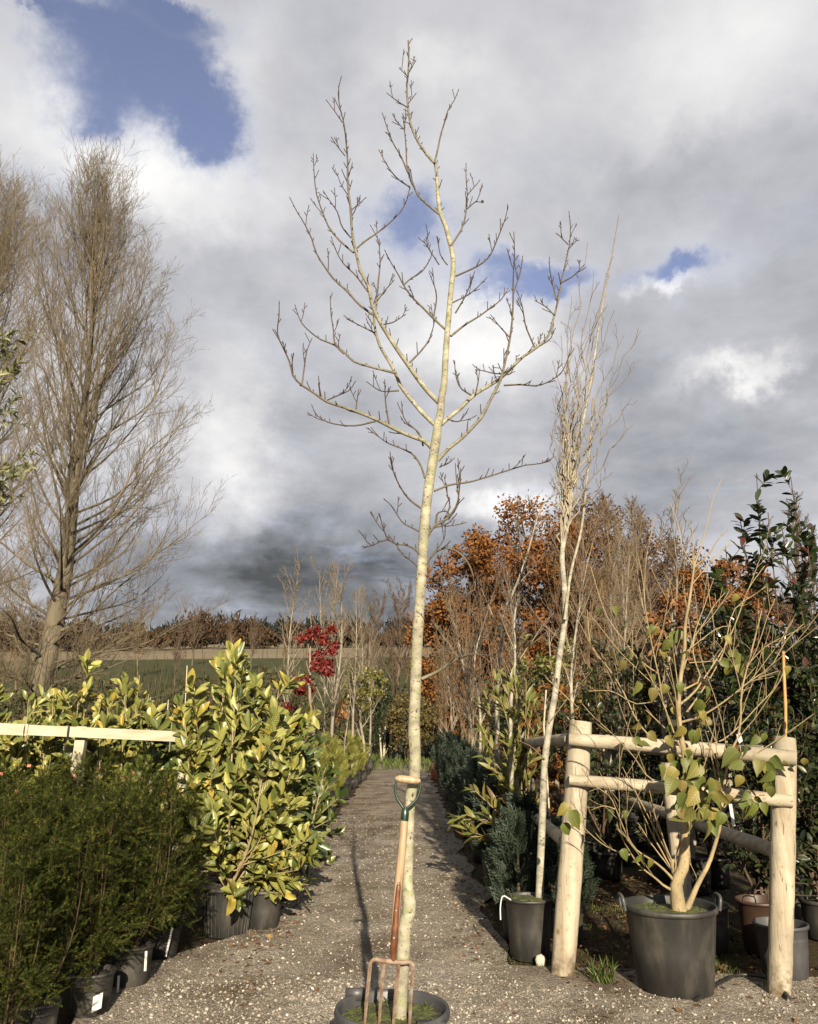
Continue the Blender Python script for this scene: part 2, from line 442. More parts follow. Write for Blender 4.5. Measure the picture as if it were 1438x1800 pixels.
def foliage(par, m, t0, t1, ang, rs, up=.2, nup=1.0, jit=.5):
    """leaf places along shoots: positions, directions, face normals"""
    pts, rad = par; Np, K0, _ = pts.shape; idx = np.repeat(np.arange(Np), m); n = len(idx)
    t = rs.uniform(t0, t1, n); f = t * (K0 - 1); i = np.minimum(f.astype(int), K0 - 2); a = (f - i)[:, None]
    st = pts[idx, i] * (1 - a) + pts[idx, i + 1] * a; T = nrm(pts[idx, i + 1] - pts[idx, i])
    pv = rs.normal(size=(n, 3)); pv = nrm(pv - (pv * T).sum(-1, keepdims=True) * T)
    A = (ang * rs.uniform(.6, 1.3, n))[:, None]; d = nrm(np.cos(A) * T + np.sin(A) * pv + np.array([0, 0, up]))
    u = nrm(T * .8 + np.array([0, 0, nup]) + rs.normal(size=(n, 3)) * jit)
    return st, d, u


def front_order(pos):
    """order leaves so that those a viewer on the path sees come first"""
    rel = pos - np.array([0, 0, CAM_H]); zc = rel[:, 1] * cp + rel[:, 2] * sp
    px = CX + F * rel[:, 0] / zc; py = CY - F * (-rel[:, 1] * sp + rel[:, 2] * cp) / zc
    cell = (px // 11).astype(int) * 4096 + (py // 11).astype(int)
    o = np.argsort(zc); seen = {}; rank = np.zeros(len(pos))
    for i in o:
        c = cell[i]; seen[c] = seen.get(c, 0) + 1; rank[i] = seen[c]
    rank[(px < -20) | (px > 1458) | (py > 1820)] += 50
    return np.lexsort((zc, rank))


def leaf_parts(root, name, tpl, mat, pos, d, up, sc, nmax, rest_name='foliage', wid=1.0):
    """the leaves that show largest become leaf objects, the others one mass"""
    o = front_order(pos); sc = np.broadcast_to(np.asarray(sc, float), (len(pos),)); R = frames(d, up); loc = np.array(root.location)
    mb = MB(); mb.add(*tpl); me = mb.mesh(name, mat)
    for i in o[:nmax]:
        k = bpy.data.objects.new(name, me); COL.objects.link(k); k.parent = root
        M = np.eye(4); M[:3, :3] = R[i] * sc[i]; M[:3, 3] = pos[i] - loc; k.matrix_local = Matrix(M.tolist())
    r = o[nmax:]
    if len(r):
        mb = MB(); mb.scatter(tpl, pos[r], d[r], up[r], sc[r]); q = part(rest_name, mb, mat, root); q['kind'] = 'stuff'


# ---- materials used
def timber(name, st, splash=False):
    """peeled softwood: pale grain, long drying cracks, knots, grey weathering"""
    m, nt, N, L, b = newmat(name)
    tc = N.new('ShaderNodeTexCoord'); mp = N.new('ShaderNodeMapping'); mp.inputs['Scale'].default_value = st; L.new(tc.outputs['Object'], mp.inputs[0])
    def noise(sc, vec, det=6, r=.6):
        n = N.new('ShaderNodeTexNoise'); n.inputs['Scale'].default_value = sc; n.inputs['Detail'].default_value = det; n.inputs['Roughness'].default_value = r; L.new(vec, n.inputs['Vector']); return n.outputs['Fac']
    g = ramp_node(N, [(.33, .265, .175), (.48, .41, .295), (.57, .505, .38), (.63, .58, .46)], [.3, .44, .56, .72]); L.new(noise(9, mp.outputs[0]), g.inputs[0])
    def over(base, fac, col):
        x = N.new('ShaderNodeMix'); x.data_type = 'RGBA'; L.new(fac, x.inputs['Factor']); L.new(base, x.inputs[6]); x.inputs[7].default_value = (*dim(col), 1); return x.outputs[2]
    def thr(src, a, c, top=1.0):
        r = N.new('ShaderNodeMapRange'); L.new(src, r.inputs[0]); r.inputs[1].default_value = a; r.inputs[2].default_value = c; r.inputs[4].default_value = top; return r.outputs[0]
    c = over(g.outputs[0], thr(noise(2.3, tc.outputs['Object']), .47, .66, .75), (.32, .285, .215))
    cr = noise(34, mp.outputs[0], 3, .5); c = over(c, thr(cr, .66, .70, .85), (.13, .085, .045))
    vo = N.new('ShaderNodeTexVoronoi'); vo.inputs['Scale'].default_value = 5.5; L.new(tc.outputs['Object'], vo.inputs['Vector'])
    c = over(c, thr(vo.outputs['Distance'], .13, .06, .8), (.26, .16, .07))
    c = over(c, thr(noise(28, tc.outputs['Object'], 4, .7), .58, .70, .6), (.22, .17, .105))
    if splash:
        sz_ = N.new('ShaderNodeSeparateXYZ'); L.new(tc.outputs['Object'], sz_.inputs[0])
        hgt = thr(sz_.outputs[2], .26, .02); mu = N.new('ShaderNodeMath'); mu.operation = 'MULTIPLY'; L.new(hgt, mu.inputs[0]); L.new(thr(noise(14, tc.outputs['Object'], 6, .7), .38, .58), mu.inputs[1])
        c = over(c, mu.outputs[0], (.16, .115, .07))
    L.new(c, b.inputs['Base Color']); b.inputs['Roughness'].default_value = .8; b.inputs['Specular IOR Level'].default_value = .2
    bp = N.new('ShaderNodeBump'); bp.inputs['Strength'].default_value = .7; bp.inputs['Distance'].default_value = .004; bp.invert = True; L.new(cr, bp.inputs['Height']); L.new(bp.outputs[0], b.inputs['Normal'])
    return m


M = {}
M['pot'] = surf('black_plastic', [(.018, .018, .017), (.032, .031, .028), (.07, .065, .054), (.14, .125, .10)], 6, .55, .25, .003, (1.2, 1.2, .5), .45, [.32, .5, .63, .76], detail=9)
M['pot_grey'] = surf('grey_plastic', [(.05, .05, .052), (.075, .075, .078), (.12, .12, .115)], 9, .48, .12, .002, (1, 1, .4), .5, [.3, .55, .8])
M['pot_brown'] = surf('brown_plastic', [(.05, .026, .016), (.08, .045, .028)], 9, .5, .12, .002)
M['terracotta'] = surf('terracotta_plastic', [(.35, .09, .03), (.45, .14, .05)], 9, .6, .1)
M['soil'] = surf('potting_soil', [(.02, .014, .009), (.05, .034, .02), (.11, .075, .045)], 60, .95, 1.0, .02, bscale=45)
M['moss'] = surf('mossy_soil', [(.03, .02, .012), (.07, .06, .02), (.12, .15, .03), (.2, .2, .05)], 26, .95, 1.0, .02, pos=[.32, .44, .55, .7])
M['wood'] = timber('pale_timber', (1.7, 1.7, .16), True); 
M['rail'] = timber('peeled_rail', (.16, 1.7, 1.7))
M['sawn'] = surf('sawn_timber', [(.45, .39, .27), (.58, .52, .38), (.66, .61, .48)], 10, .75, .4, .003, (.3, 2, 2), .25)
M['cane'] = surf('bamboo_cane', [(.45, .24, .07), (.6, .36, .12)], 10, .5, .2, .002, (2, 2, .3))
M['shaft'] = surf('ash_handle', [(.34, .22, .12), (.52, .37, .22), (.62, .48, .32)], 14, .5, .2, .001, (3, 3, .3), .4)
M['rust'] = surf('rusty_steel', [(.11, .06, .036), (.24, .15, .095), (.33, .25, .18), (.42, .36, .29)], 26, .7, .5, .002)
M['strap'] = surf('brown_lacquered_steel', [(.10, .035, .014), (.17, .06, .025), (.26, .1, .045)], 24, .42, .25, .001)
M['steel'] = surf('rivet_steel', [(.45, .4, .33), (.6, .55, .46)], 30, .4, .1, metal=.6)
M['green_paint'] = surf('dark_green_enamel', [(.006, .03, .018), (.012, .045, .028)], 20, .3, .05, spec=.6)
M['white'] = surf('white_label', [(.7, .7, .68), (.8, .8, .78)], 20, .6, .0)
M['pink'] = surf('pink_tag', [(.75, .25, .17), (.85, .42, .34)], 30, .6, .0)
M['black_pipe'] = surf('black_pipe', [(.012, .012, .012), (.035, .033, .03)], 18, .5, .1)
M['stone'] = surf('gravel_stone', [(.12, .104, .085), (.27, .24, .195), (.38, .34, .28), (.46, .415, .345), (.58, .53, .44), (.74, .69, .58)], 8, .9, .25, .002, pos=[0, .2, .5, .78, .93, .985], rand=True)
M['white_stone'] = surf('white_stone', [(.5, .45, .36), (.65, .6, .5)], 20, .85, .4, .004)
M['litter'] = leafmat('litter', [(.10, .04, .016), (.17, .07, .028), (.24, .12, .05), (.09, .05, .03), (.3, .2, .09)], .85, 0, .2)
M['yellowleaf'] = leafmat('yellow_fallen', [(.5, .36, .05), (.45, .26, .05)], .6, .1, .3)
M['grass'] = leafmat('grass_blade', [(.05, .09, .02), (.10, .15, .03), (.16, .18, .05), (.08, .12, .02)], .6, .2, .3)

M['alder'] = barkmat('alder_bark', (.45, .42, .31), (.085, .058, .042), .0028, .0115, (.075, .062, .04), 60, .95, (.9, .9, 1.3), .8, .8, (.36, .37, .21))
M['birch'] = barkmat('birch_bark', (.44, .41, .32), (.19, .13, .09), .002, .01, (.06, .05, .038), 48, .95, (1, 1, 1.6), .8, .4)
M['willow'] = barkmat('willow_bark', (.44, .39, .29), (.22, .175, .13), .002, .008, (.08, .06, .035), 60, .7, (1, 1, .6), .8, .4)
M['poplar'] = barkmat('poplar_bark', (.19, .16, .11), (.225, .18, .115), .006, .03, (.04, .032, .02), 7, .85, (1, 1, .3), .9, 1.0)
M['greybark'] = barkmat('grey_bark', (.34, .30, .23), (.21, .165, .105), .002, .012, (.08, .07, .05), 40, .5, (1, 1, .6), .85, .4)
M['brownbark'] = barkmat('brown_bark', (.24, .17, .10), (.185, .125, .068), .004, .04, (.05, .035, .02), 20, .5, (1, 1, .5), .9, .4)
M['farbark'] = barkmat('far_bark', (.17, .13, .09), (.15, .105, .07), .01, .1, (.05, .04, .03), 4, .5, (1, 1, .5), .9, .2)
M['stem'] = barkmat('pale_stem', (.44, .35, .2), (.40, .31, .17), .002, .012, (.13, .085, .045), 50, .75, (1, 1, .6), .8, .5)
M['darkstem'] = barkmat('dark_stem', (.12, .08, .05), (.09, .06, .03), .002, .012, (.04, .03, .02), 40, .4)

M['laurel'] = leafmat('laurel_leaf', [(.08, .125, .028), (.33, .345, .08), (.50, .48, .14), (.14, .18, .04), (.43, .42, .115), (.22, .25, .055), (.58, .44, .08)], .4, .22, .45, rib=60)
M['laurel_dark'] = leafmat('laurel_dark_leaf', [(.05, .09, .02), (.12, .16, .035), (.22, .24, .055), (.08, .12, .03), (.28, .28, .07)], .36, .2, .5)  # palette of the darker, greener laurels
M['yew'] = leafmat('yew_needles', [(.012, .021, .005), (.025, .038, .008), (.052, .066, .011), (.018, .028, .006), (.12, .125, .024), (.22, .20, .04)], .8, .05, .06, pos=[0, .3, .55, .75, .9, 1])
M['thuja'] = leafmat('thuja_sprays', [(.13, .15, .028), (.25, .26, .045), (.40, .37, .08), (.18, .2, .04)], .6, .2, .3)
M['cypress'] = leafmat('cypress_sprays', [(.02, .034, .018), (.034, .055, .032), (.06, .085, .055), (.03, .045, .018)], .6, .15, .3)  # tones lowered so the row's shade is built into the leaf colour
M['photinia'] = leafmat('photinia_leaf', [(.02, .035, .012), (.035, .055, .016), (.055, .08, .022), (.03, .045, .02), (.12, .035, .025)], .25, .1, .6, pos=[0, .3, .6, .9, .97])
M['ever'] = leafmat('evergreen_leaf', [(.012, .022, .008), (.024, .038, .012), (.05, .07, .022), (.02, .032, .01), (.10, .11, .04)], .4, .08, .35)
M['magnolia'] = leafmat('willow_green_leaf', [(.14, .17, .03), (.25, .25, .06), (.34, .31, .08), (.10, .13, .03), (.20, .10, .035)], .45, .25, .4)
M['dove'] = leafmat('broad_green_leaf', [(.11, .155, .03), (.20, .23, .045), (.14, .18, .04), (.27, .26, .06), (.36, .30, .07), (.18, .20, .05), (.15, .19, .04), (.28, .19, .06)], .5, .3, .35, rib=48)
M['red'] = leafmat('red_leaf', [(.2, .016, .016), (.32, .032, .024), (.12, .012, .014), (.40, .08, .04)], .5, .3, .3)
M['rustleaf'] = leafmat('rust_oak_leaf', [(.14, .055, .016), (.26, .105, .026), (.37, .16, .042), (.19, .08, .022)], .7, .2, .2)
M['dullleaf'] = leafmat('dull_brown_leaf', [(.10, .05, .022), (.16, .08, .032), (.21, .11, .045), (.12, .07, .03)], .7, .2, .2)
M['peach'] = leafmat('peach_leaf', [(.42, .2, .08), (.5, .28, .12), (.35, .14, .07)], .6, .3, .3)
M['olive'] = leafmat('olive_leaf', [(.16, .18, .07), (.28, .28, .12), (.38, .37, .18)], .5, .2, .4)
M['ochre'] = leafmat('ochre_leaf', [(.13, .10, .03), (.2, .15, .04), (.10, .10, .03), (.24, .15, .05)], .6, .2, .3)
M['hedge'] = leafmat('hedge_leaf', [(.04, .05, .016), (.075, .075, .022), (.11, .08, .03), (.06, .04, .02), (.09, .1, .025)], .7, .1, .3)
M['wood_far'] = leafmat('far_wood_twigs', [(.055, .04, .026), (.085, .058, .034), (.11, .06, .03), (.045, .04, .028)], .9, 0, .1)
M['pine'] = leafmat('pine_needles', [(.06, .09, .04), (.10, .13, .06)], .6, .1, .3)
M['pineridge'] = leafmat('ridge_conifer', [(.018, .026, .024), (.028, .036, .032)], .9, 0, .1)
#SECTION2
# ------------------------------------------------------------------ the ground
def hill(x, y):
    t = np.clip((y - 34) / 40, 0, None)
    z = np.where(t < 1, 20 * .118 * t * t, 20 * .118 + (y - 74) * .118)
    return z - np.clip(y - 430, 0, None) * .05 + np.where(y > 60, 1.2 * np.sin(x * .013 + 1) * np.clip((y - 60) / 200, 0, 1), 0)


def grid(xs, ys, zf):
    X, Y = np.meshgrid(xs, ys); Z = zf(X, Y); v = np.stack([X, Y, Z], -1).reshape(-1, 3); n, m = len(xs), len(ys)
    i = (np.arange(m - 1)[:, None] * n + np.arange(n - 1)[None]).reshape(-1)
    return v, np.stack([i, i + 1, i + n + 1, i + n], -1)


def ground_mat():
    m, nt, N, L, b = newmat('ground_soil_and_fields')
    g = N.new('ShaderNodeNewGeometry'); s = N.new('ShaderNodeSeparateXYZ'); L.new(g.outputs['Position'], s.inputs[0])
    def noise(sc, det=6, r=.6):
        n = N.new('ShaderNodeTexNoise'); n.inputs['Scale'].default_value = sc; n.inputs['Detail'].default_value = det; n.inputs['Roughness'].default_value = r; L.new(g.outputs['Position'], n.inputs['Vector']); return n.outputs['Fac']
    near = ramp_node(N, [(.014, .010, .006), (.034, .022, .013), (.075, .045, .022), (.055, .06, .017), (.03, .024, .014)], [.3, .42, .5, .58, .7]); L.new(noise(3.2, 8, .7), near.inputs[0])
    grass = ramp_node(N, [(.04, .045, .014), (.06, .07, .02), (.10, .085, .035)], [.3, .5, .7]); L.new(noise(.35, 8), grass.inputs[0])
    pale = ramp_node(N, [(.20, .16, .10), (.28, .225, .145), (.23, .20, .115)], [.3, .5, .7]); L.new(noise(.05, 8), pale.inputs[0])
    def mix(a, c, lo, hi):
        mr = N.new('ShaderNodeMapRange'); L.new(s.outputs[1], mr.inputs[0]); mr.inputs[1].default_value = lo; mr.inputs[2].default_value = hi
        x = N.new('ShaderNodeMix'); x.data_type = 'RGBA'; L.new(mr.outputs[0], x.inputs['Factor']); L.new(a, x.inputs[6]); L.new(c, x.inputs[7]); return x.outputs[2]
    c = mix(mix(near.outputs[0], grass.outputs[0], 27, 33), pale.outputs[0], 205, 210)
    L.new(c, b.inputs['Base Color']); b.inputs['Roughness'].default_value = .95; b.inputs['Specular IOR Level'].default_value = .15
    bp = N.new('ShaderNodeBump'); bp.inputs['Strength'].default_value = 1; bp.inputs['Distance'].default_value = .03; L.new(noise(26, 6), bp.inputs['Height']); L.new(bp.outputs[0], b.inputs['Normal'])
    return m


def gravel_mat():
    m, nt, N, L, b = newmat('gravel')
    g = N.new('ShaderNodeNewGeometry'); pos = g.outputs['Position']
    def noise(sc, det=6, r=.6):
        n = N.new('ShaderNodeTexNoise'); n.inputs['Scale'].default_value = sc; n.inputs['Detail'].default_value = det; n.inputs['Roughness'].default_value = r; L.new(pos, n.inputs['Vector']); return n
    vo = N.new('ShaderNodeTexVoronoi'); vo.inputs['Scale'].default_value = 120; L.new(pos, vo.inputs['Vector'])
    sv = N.new('ShaderNodeSeparateColor'); L.new(vo.outputs['Color'], sv.inputs[0])
    st = ramp_node(N, [(.155, .136, .112), (.29, .258, .215), (.40, .357, .30), (.50, .45, .38), (.68, .62, .51)], [0, .3, .6, .86, .97]); L.new(sv.outputs[0], st.inputs[0])
    n1 = noise(1.3, 6, .65); r1 = ramp_node(N, [(.50 / ALBEDO, .44 / ALBEDO, .36 / ALBEDO), (.88 / ALBEDO, .85 / ALBEDO, .80 / ALBEDO), (1.18 / ALBEDO, 1.16 / ALBEDO, 1.12 / ALBEDO)], [.34, .5, .66]); L.new(n1.outputs['Fac'], r1.inputs[0])
    mx = N.new('ShaderNodeMix'); mx.data_type = 'RGBA'; mx.blend_type = 'MULTIPLY'; mx.inputs['Factor'].default_value = 1; L.new(st.outputs[0], mx.inputs[6]); L.new(r1.outputs[0], mx.inputs[7])
    # leaf mould and soil trodden in along the far part and the edges of the path
    s = N.new('ShaderNodeSeparateXYZ'); L.new(pos, s.inputs[0])
    def rng_(src, a, c):
        mr = N.new('ShaderNodeMapRange'); L.new(src, mr.inputs[0]); mr.inputs[1].default_value = a; mr.inputs[2].default_value = c; return mr.outputs[0]
    far = rng_(s.outputs[1], 7.5, 15)
    n2 = noise(2.1, 7, .7); n2r = rng_(n2.outputs['Fac'], .40, .62)
    ab = N.new('ShaderNodeMath'); ab.operation = 'ADD'; L.new(s.outputs[0], ab.inputs[0]); ab.inputs[1].default_value = .3
    ab2 = N.new('ShaderNodeMath'); ab2.operation = 'ABSOLUTE'; L.new(ab.outputs[0], ab2.inputs[0])
    edge = rng_(ab2.outputs[0], .72, 1.15)
    fm = N.new('ShaderNodeMath'); fm.operation = 'MAXIMUM'; L.new(far, fm.inputs[0])
    em = N.new('ShaderNodeMath'); em.operation = 'MULTIPLY'; L.new(edge, em.inputs[0]); L.new(rng_(s.outputs[1], 5.6, 7.2), em.inputs[1]); L.new(em.outputs[0], fm.inputs[1])
    fa = N.new('ShaderNodeMath'); fa.operation = 'MULTIPLY'; L.new(fm.outputs[0], fa.inputs[0]); L.new(n2r, fa.inputs[1])
    fb = N.new('ShaderNodeMath'); fb.operation = 'MULTIPLY'; fb.inputs[1].default_value = .62; L.new(fa.outputs[0], fb.inputs[0])
    mo = ramp_node(N, [(.07, .042, .022), (.13, .08, .042), (.10, .085, .03)], [.35, .5, .68]); L.new(noise(6, 6).outputs['Fac'], mo.inputs[0])
    mz = N.new('ShaderNodeMix'); mz.data_type = 'RGBA'; L.new(fb.outputs[0], mz.inputs['Factor']); L.new(mx.outputs[2], mz.inputs[6]); L.new(mo.outputs[0], mz.inputs[7])
    L.new(mz.outputs[2], b.inputs['Base Color']); b.inputs['Roughness'].default_value = .92; b.inputs['Specular IOR Level'].default_value = .2
    bp = N.new('ShaderNodeBump'); bp.inputs['Strength'].default_value = .9; bp.inputs['Distance'].default_value = .008; L.new(vo.outputs['Distance'], bp.inputs['Height']); bp.invert = True
    b2 = N.new('ShaderNodeBump'); b2.inputs['Strength'].default_value = .8; b2.inputs['Distance'].default_value = .05; L.new(noise(5, 6).outputs['Fac'], b2.inputs['Height']); L.new(bp.outputs[0], b2.inputs['Normal'])
    L.new(b2.outputs[0], b.inputs['Normal'])
    return m


rs = np.random.default_rng(3)
xs = np.concatenate([np.linspace(-900, -60, 15), np.linspace(-50, 50, 41), np.linspace(60, 900, 15)])
ys = np.concatenate([np.linspace(-60, 30, 19), np.linspace(34, 120, 30), np.linspace(130, 900, 50)])
mb = MB(); mb.add(*grid(xs, ys, lambda x, y: hill(x, y) - .012)); solo('ground', mb, ground_mat(), None, None, kind='structure')


def und(x, y):
    return .012 * np.sin(x * 1.7 + y * .6) * np.cos(y * .9 - x) + .006 * np.sin(5 * x + 1.3) * np.sin(4.1 * y) + .014


PATH_L, PATH_R = -1.33, .72
GM = gravel_mat()
mb = MB(); v, f = grid(np.linspace(0, 1, 40), np.linspace(-3, 42, 520), lambda x, y: 0 * x)
yy = v[:, 1]; jag = lambda y_, s_: np.interp(y_, np.arange(-4, 44, .12), np.convolve(np.random.default_rng(s_).normal(size=406), [.3, .5, .6, .5, .3], 'same')[:400] * .045)
lo = PATH_L + jag(yy, 1); hi = np.where(yy < 5.55, 5.2, np.where(yy < 6.1, 5.2 - (yy - 5.55) / .55 * 4.4, PATH_R + jag(yy, 2)))
lo = np.where(yy < 7.0, lo - np.clip((7.0 - yy) * .6, 0, .55) - np.clip(4.6 - yy, 0, 9) * .25, lo)
v[:, 0] = lo + v[:, 0] * (hi - lo); v[:, 2] = und(v[:, 0], yy)
mb.add(v, f); solo('gravel_path', mb, GM, None, None, kind='structure')

# loose stones lying on the gravel
stn = np.array([[1, 0, 0], [-1, 0, 0], [0, 1, 0], [0, -1, 0], [0, 0, .7], [0, 0, -.7]], float); stf = np.array([[0, 2, 4], [2, 1, 4], [1, 3, 4], [3, 0, 4], [2, 0, 5], [1, 2, 5], [3, 1, 5], [0, 3, 5]])
n = 34000; yy = 3.6 + 12 * rs.random(n) ** 2.1; xx = rs.uniform(-1.9, 1.0, n)
m2 = rs.random(n) < .36; xx[m2] = rs.uniform(-1.6, 3.9, m2.sum()); yy[m2] = rs.uniform(3.6, 5.75, m2.sum())
keep = (xx > PATH_L - np.clip((7.0 - yy) * .6, 0, .5) + .03) & ((xx < PATH_R) | (yy < 5.6)); xx, yy = xx[keep], yy[keep]; n = len(xx)
d = nrm(rs.normal(size=(n, 3)) * [1, 1, .35]); sz = .0035 + .0105 * rs.random(n) ** 5
mb = MB(); mb.scatter((stn, stf), np.stack([xx, yy, und(xx, yy) + sz * .25], -1), d, nrm(rs.normal(size=(n, 3)) * .3 + [0, 0, 1]), sz, rs.uniform(.6, 1.1, n))
solo('gravel', mb, M['stone'], 'loose grey and cream stones covering the path', 'gravel', kind='stuff', smooth=False)

# fallen leaves and grass
def lit(n, x0, x1, y0, y1):
    return np.stack([rs.uniform(x0, x1, n), rs.uniform(y0, y1, n)], -1)
q = np.vstack([lit(520, -1.35, -.6, 12, 24), lit(240, -1.3, .7, 9, 30), lit(150, .3, .8, 6.2, 16), lit(1300, .9, 2.7, 5.9, 9.5), lit(160, -1.3, -.9, 5.2, 9), lit(220, 1.0, 3.6, 5.6, 6.2), lit(110, -1.2, 2.5, 4.2, 5.6), lit(200, -1.35, -1.0, 6.5, 14), lit(200, .4, .8, 6.2, 14)])
n = len(q); z = und(q[:, 0], q[:, 1]) + .006
mb = MB(); mb.scatter(SMALL, np.column_stack([q, z]), nrm(rs.normal(size=(n, 3)) * [1, 1, .12]), nrm(rs.normal(size=(n, 3)) * .35 + [0, 0, 1]), rs.uniform(.022, .06, n))
solo('fallen_leaves', mb, M['litter'], 'brown fallen leaves lying along the path edges', 'leaves', kind='stuff')
def tufts(spots, name, label):
    mb = MB()
    for (x, y, r, n, h) in spots:
        p = np.stack([x + rs.normal(size=n) * r, y + rs.normal(size=n) * r, np.full(n, .0)], -1); p[:, 2] = und(p[:, 0], p[:, 1]) - .01
        mb.scatter((LONGLEAF[0] * [.35, 1, 1], LONGLEAF[1]), p, nrm(rs.normal(size=(n, 3)) * [.5, .5, .1] + [0, 0, 1]), rs.normal(size=(n, 3)), rs.uniform(.5, 1.2, n) * h)
    return solo(name, mb, M['grass'], label, 'grass', kind='stuff')
sp_ = [(1.25, 5.72, .03, 40, .16)]
for k in range(46): sp_.append((rs.uniform(1.1, 2.4), rs.uniform(5.9, 8.2), .11, 34, .045))
for k in range(16): sp_.append((rs.uniform(.55, .95), rs.uniform(5.6, 9), .07, 26, .035))
for k in range(9): sp_.append((rs.uniform(-1.35, -1.0), rs.uniform(5.3, 11), .06, 22, .03))
for k in range(6): sp_.append((rs.uniform(1.9, 2.4), rs.uniform(5.6, 6.1), .08, 24, .05))
tufts(sp_, 'grass', 'short green grass and moss growing beside the pots')
q = lit(9000, -14, 14, 31, 44); n = len(q)
mb = MB(); mb.scatter((FARLEAF[0] * [.22, 1, 1], FARLEAF[1]), np.column_stack([q, hill(q[:, 0], q[:, 1]) - .02]), nrm(rs.normal(size=(n, 3)) * [.6, .6, .1] + [0, 0, 1]), rs.normal(size=(n, 3)), rs.uniform(.15, .45, n))
solo('rough_grass', mb, M['grass'], 'rough grass beyond the end of the path', 'grass', kind='stuff')

# ------------------------------------------------------------------ pots
def pot_parts(root, c, rt, rb, h, mat='pot', soil='soil', lip=.012, n=40, soil_drop=.04, ribs=0):
    c = np.asarray(c, float); mb = MB()
    prof = [(0, .0), (rb * .96, .0), (rb, .006), (rb + (rt - rb) * .5, h * .5), (rt - .006, h - lip * 2.6), (rt - .004, h - lip * 2.4), (rt + lip * .6, h - lip * 2.2), (rt + lip * .75, h - lip), (rt + lip * .45, h), (rt - lip * .2, h + .001), (rt - lip * .6, h - lip * .6), (rt - lip, h - soil_drop - .03)]
    mb.lathe(prof, n, c)
    if ribs:
        for k in range(ribs):
            a = 2 * math.pi * k / ribs; p0 = c + [math.cos(a) * (rb + .001), math.sin(a) * (rb + .001), .01]; p1 = c + [math.cos(a) * (rt - .004), math.sin(a) * (rt - .004), h - lip * 2.6]
            mb.tubes(np.linspace(p0, p1, 3), np.full(3, .006), 5)
    p = part('pot', mb, M[mat], root)
    mb = MB(); th = np.linspace(0, 2 * math.pi, 29)[:-1]; V = [c + [0, 0, h - soil_drop + .015]]; R_ = rt - lip * .9
    for fr, zz in ((.5, .012), (.99, 0)):
        V += [c + [math.cos(a) * R_ * fr, math.sin(a) * R_ * fr, h - soil_drop + zz + rs.normal() * .004] for a in th]
    m_ = len(th); F_ = [[0, 1 + j, 1 + (j + 1) % m_] for j in range(m_)]
    mb.add(V, F_); mb.f.append(np.array([[1 + j, 1 + m_ + j, 1 + m_ + (j + 1) % m_, 1 + (j + 1) % m_] for j in range(m_)]) + mb.n - len(V))
    part('soil', mb, M[soil], root)
    return p


# ------------------------------------------------------------------ the tall bare tree in its pot, front of the picture
TY = 3.98
A_ = lambda x, y: (460 + x / 2.115, 40 + y / 2.115)
B_ = lambda x, y: (460 + x / 2.115, 500 + y / 2.115)
tree = thing('potted_tree', 'tall bare young tree with pale speckled trunk, in a black pot at front of path', 'tree', P(705, 1790, TY) * [1, 1, 0])
pot_c = np.array([-.075, TY, 0])
tree.location = pot_c
pot_parts(tree, pot_c, .245, .2, .40, 'pot_grey', 'moss', .016, 48, .045)
for off, sz_ in (([.17, -.14, .37], (.12, .05, .03)), ([-.17, .17, .40], (.1, .02, .05))):
    mb = MB(); mb.box(pot_c + off, sz_); part('pot_lug', mb, M['pot_grey'], tree)
tr = [(702, 1830), (704, 1790), (707, 1720), (709, 1680), (710, 1650), (714, 1620), (719, 1605), (720, 1590), (717, 1565), (718, 1500), (720, 1450), (722, 1400), (729, 1360), (730, 1330), (728, 1290), (730, 1220), (732, 1160), (735, 1100), (739, 1040), (742, 995), (746, 925), (752, 868), (762, 803), (767, 770), (770, 745), B_(665, 480), B_(668, 430), B_(678, 370), B_(683, 280), B_(690, 180), B_(697, 100), A_(706, 973), A_(712, 920), A_(708, 850), A_(695, 800), A_(685, 760), A_(665, 710), A_(655, 640), A_(650, 560), A_(643, 520), A_(630, 508), A_(600, 470), A_(570, 420), A_(555, 380), A_(545, 320), A_(540, 250), A_(545, 180), A_(547, 130), A_(545, 65)]
trp = np.array([P(x, y, TY + .03 * math.sin(y / 160)) for x, y in tr])
wpx = np.interp([y for x, y in tr], [70, 140, 250, 290, 400, 560, 700, 760, 800, 1000, 1150, 1330, 1450, 1560, 1600, 1650, 1720, 1830], [2.6, 3.2, 4.2, 5.4, 7.5, 10, 12, 16, 17, 18.5, 20, 21, 17, 20, 25, 24.5, 22, 23])
rel = trp - [0, 0, CAM_H]; zc = rel[:, 1] * cp + rel[:, 2] * sp
trr = wpx / 2 / F * zc
tp = poly(trp, 150); dd = np.concatenate([[0], np.cumsum(np.linalg.norm(np.diff(trp, axis=0), axis=1))]); tr_r = np.interp(np.linspace(0, dd[-1], 150), dd, trr)
tr_r *= 1 + .035 * np.sin(np.arange(150) * 1.3) * np.cos(np.arange(150) * .37)
mb = MB(); mb.tubes(tp, tr_r, 14)
# healed knots on the trunk
KN = []
for (x, y, s) in ((722, 1471, .006), (716, 1352, .004), (733, 1247, .005), (726, 1395, .007), (740, 1010, .006)):
    c = P(x, y, TY) - [0, .0265, 0]; t_ = np.linspace(0, math.pi, 7); k_ = MB(); k_.lathe([(math.sin(q), math.cos(q)) for q in t_], 10); k_.v[0] = k_.v[0] * [s * .7, .0035, s * 1.1] + c + [0, .003, 0]; KN.append(k_)
part('trunk', mb, M['alder'], tree)
for k_ in KN: part('knot', k_, M['greybark'], tree)
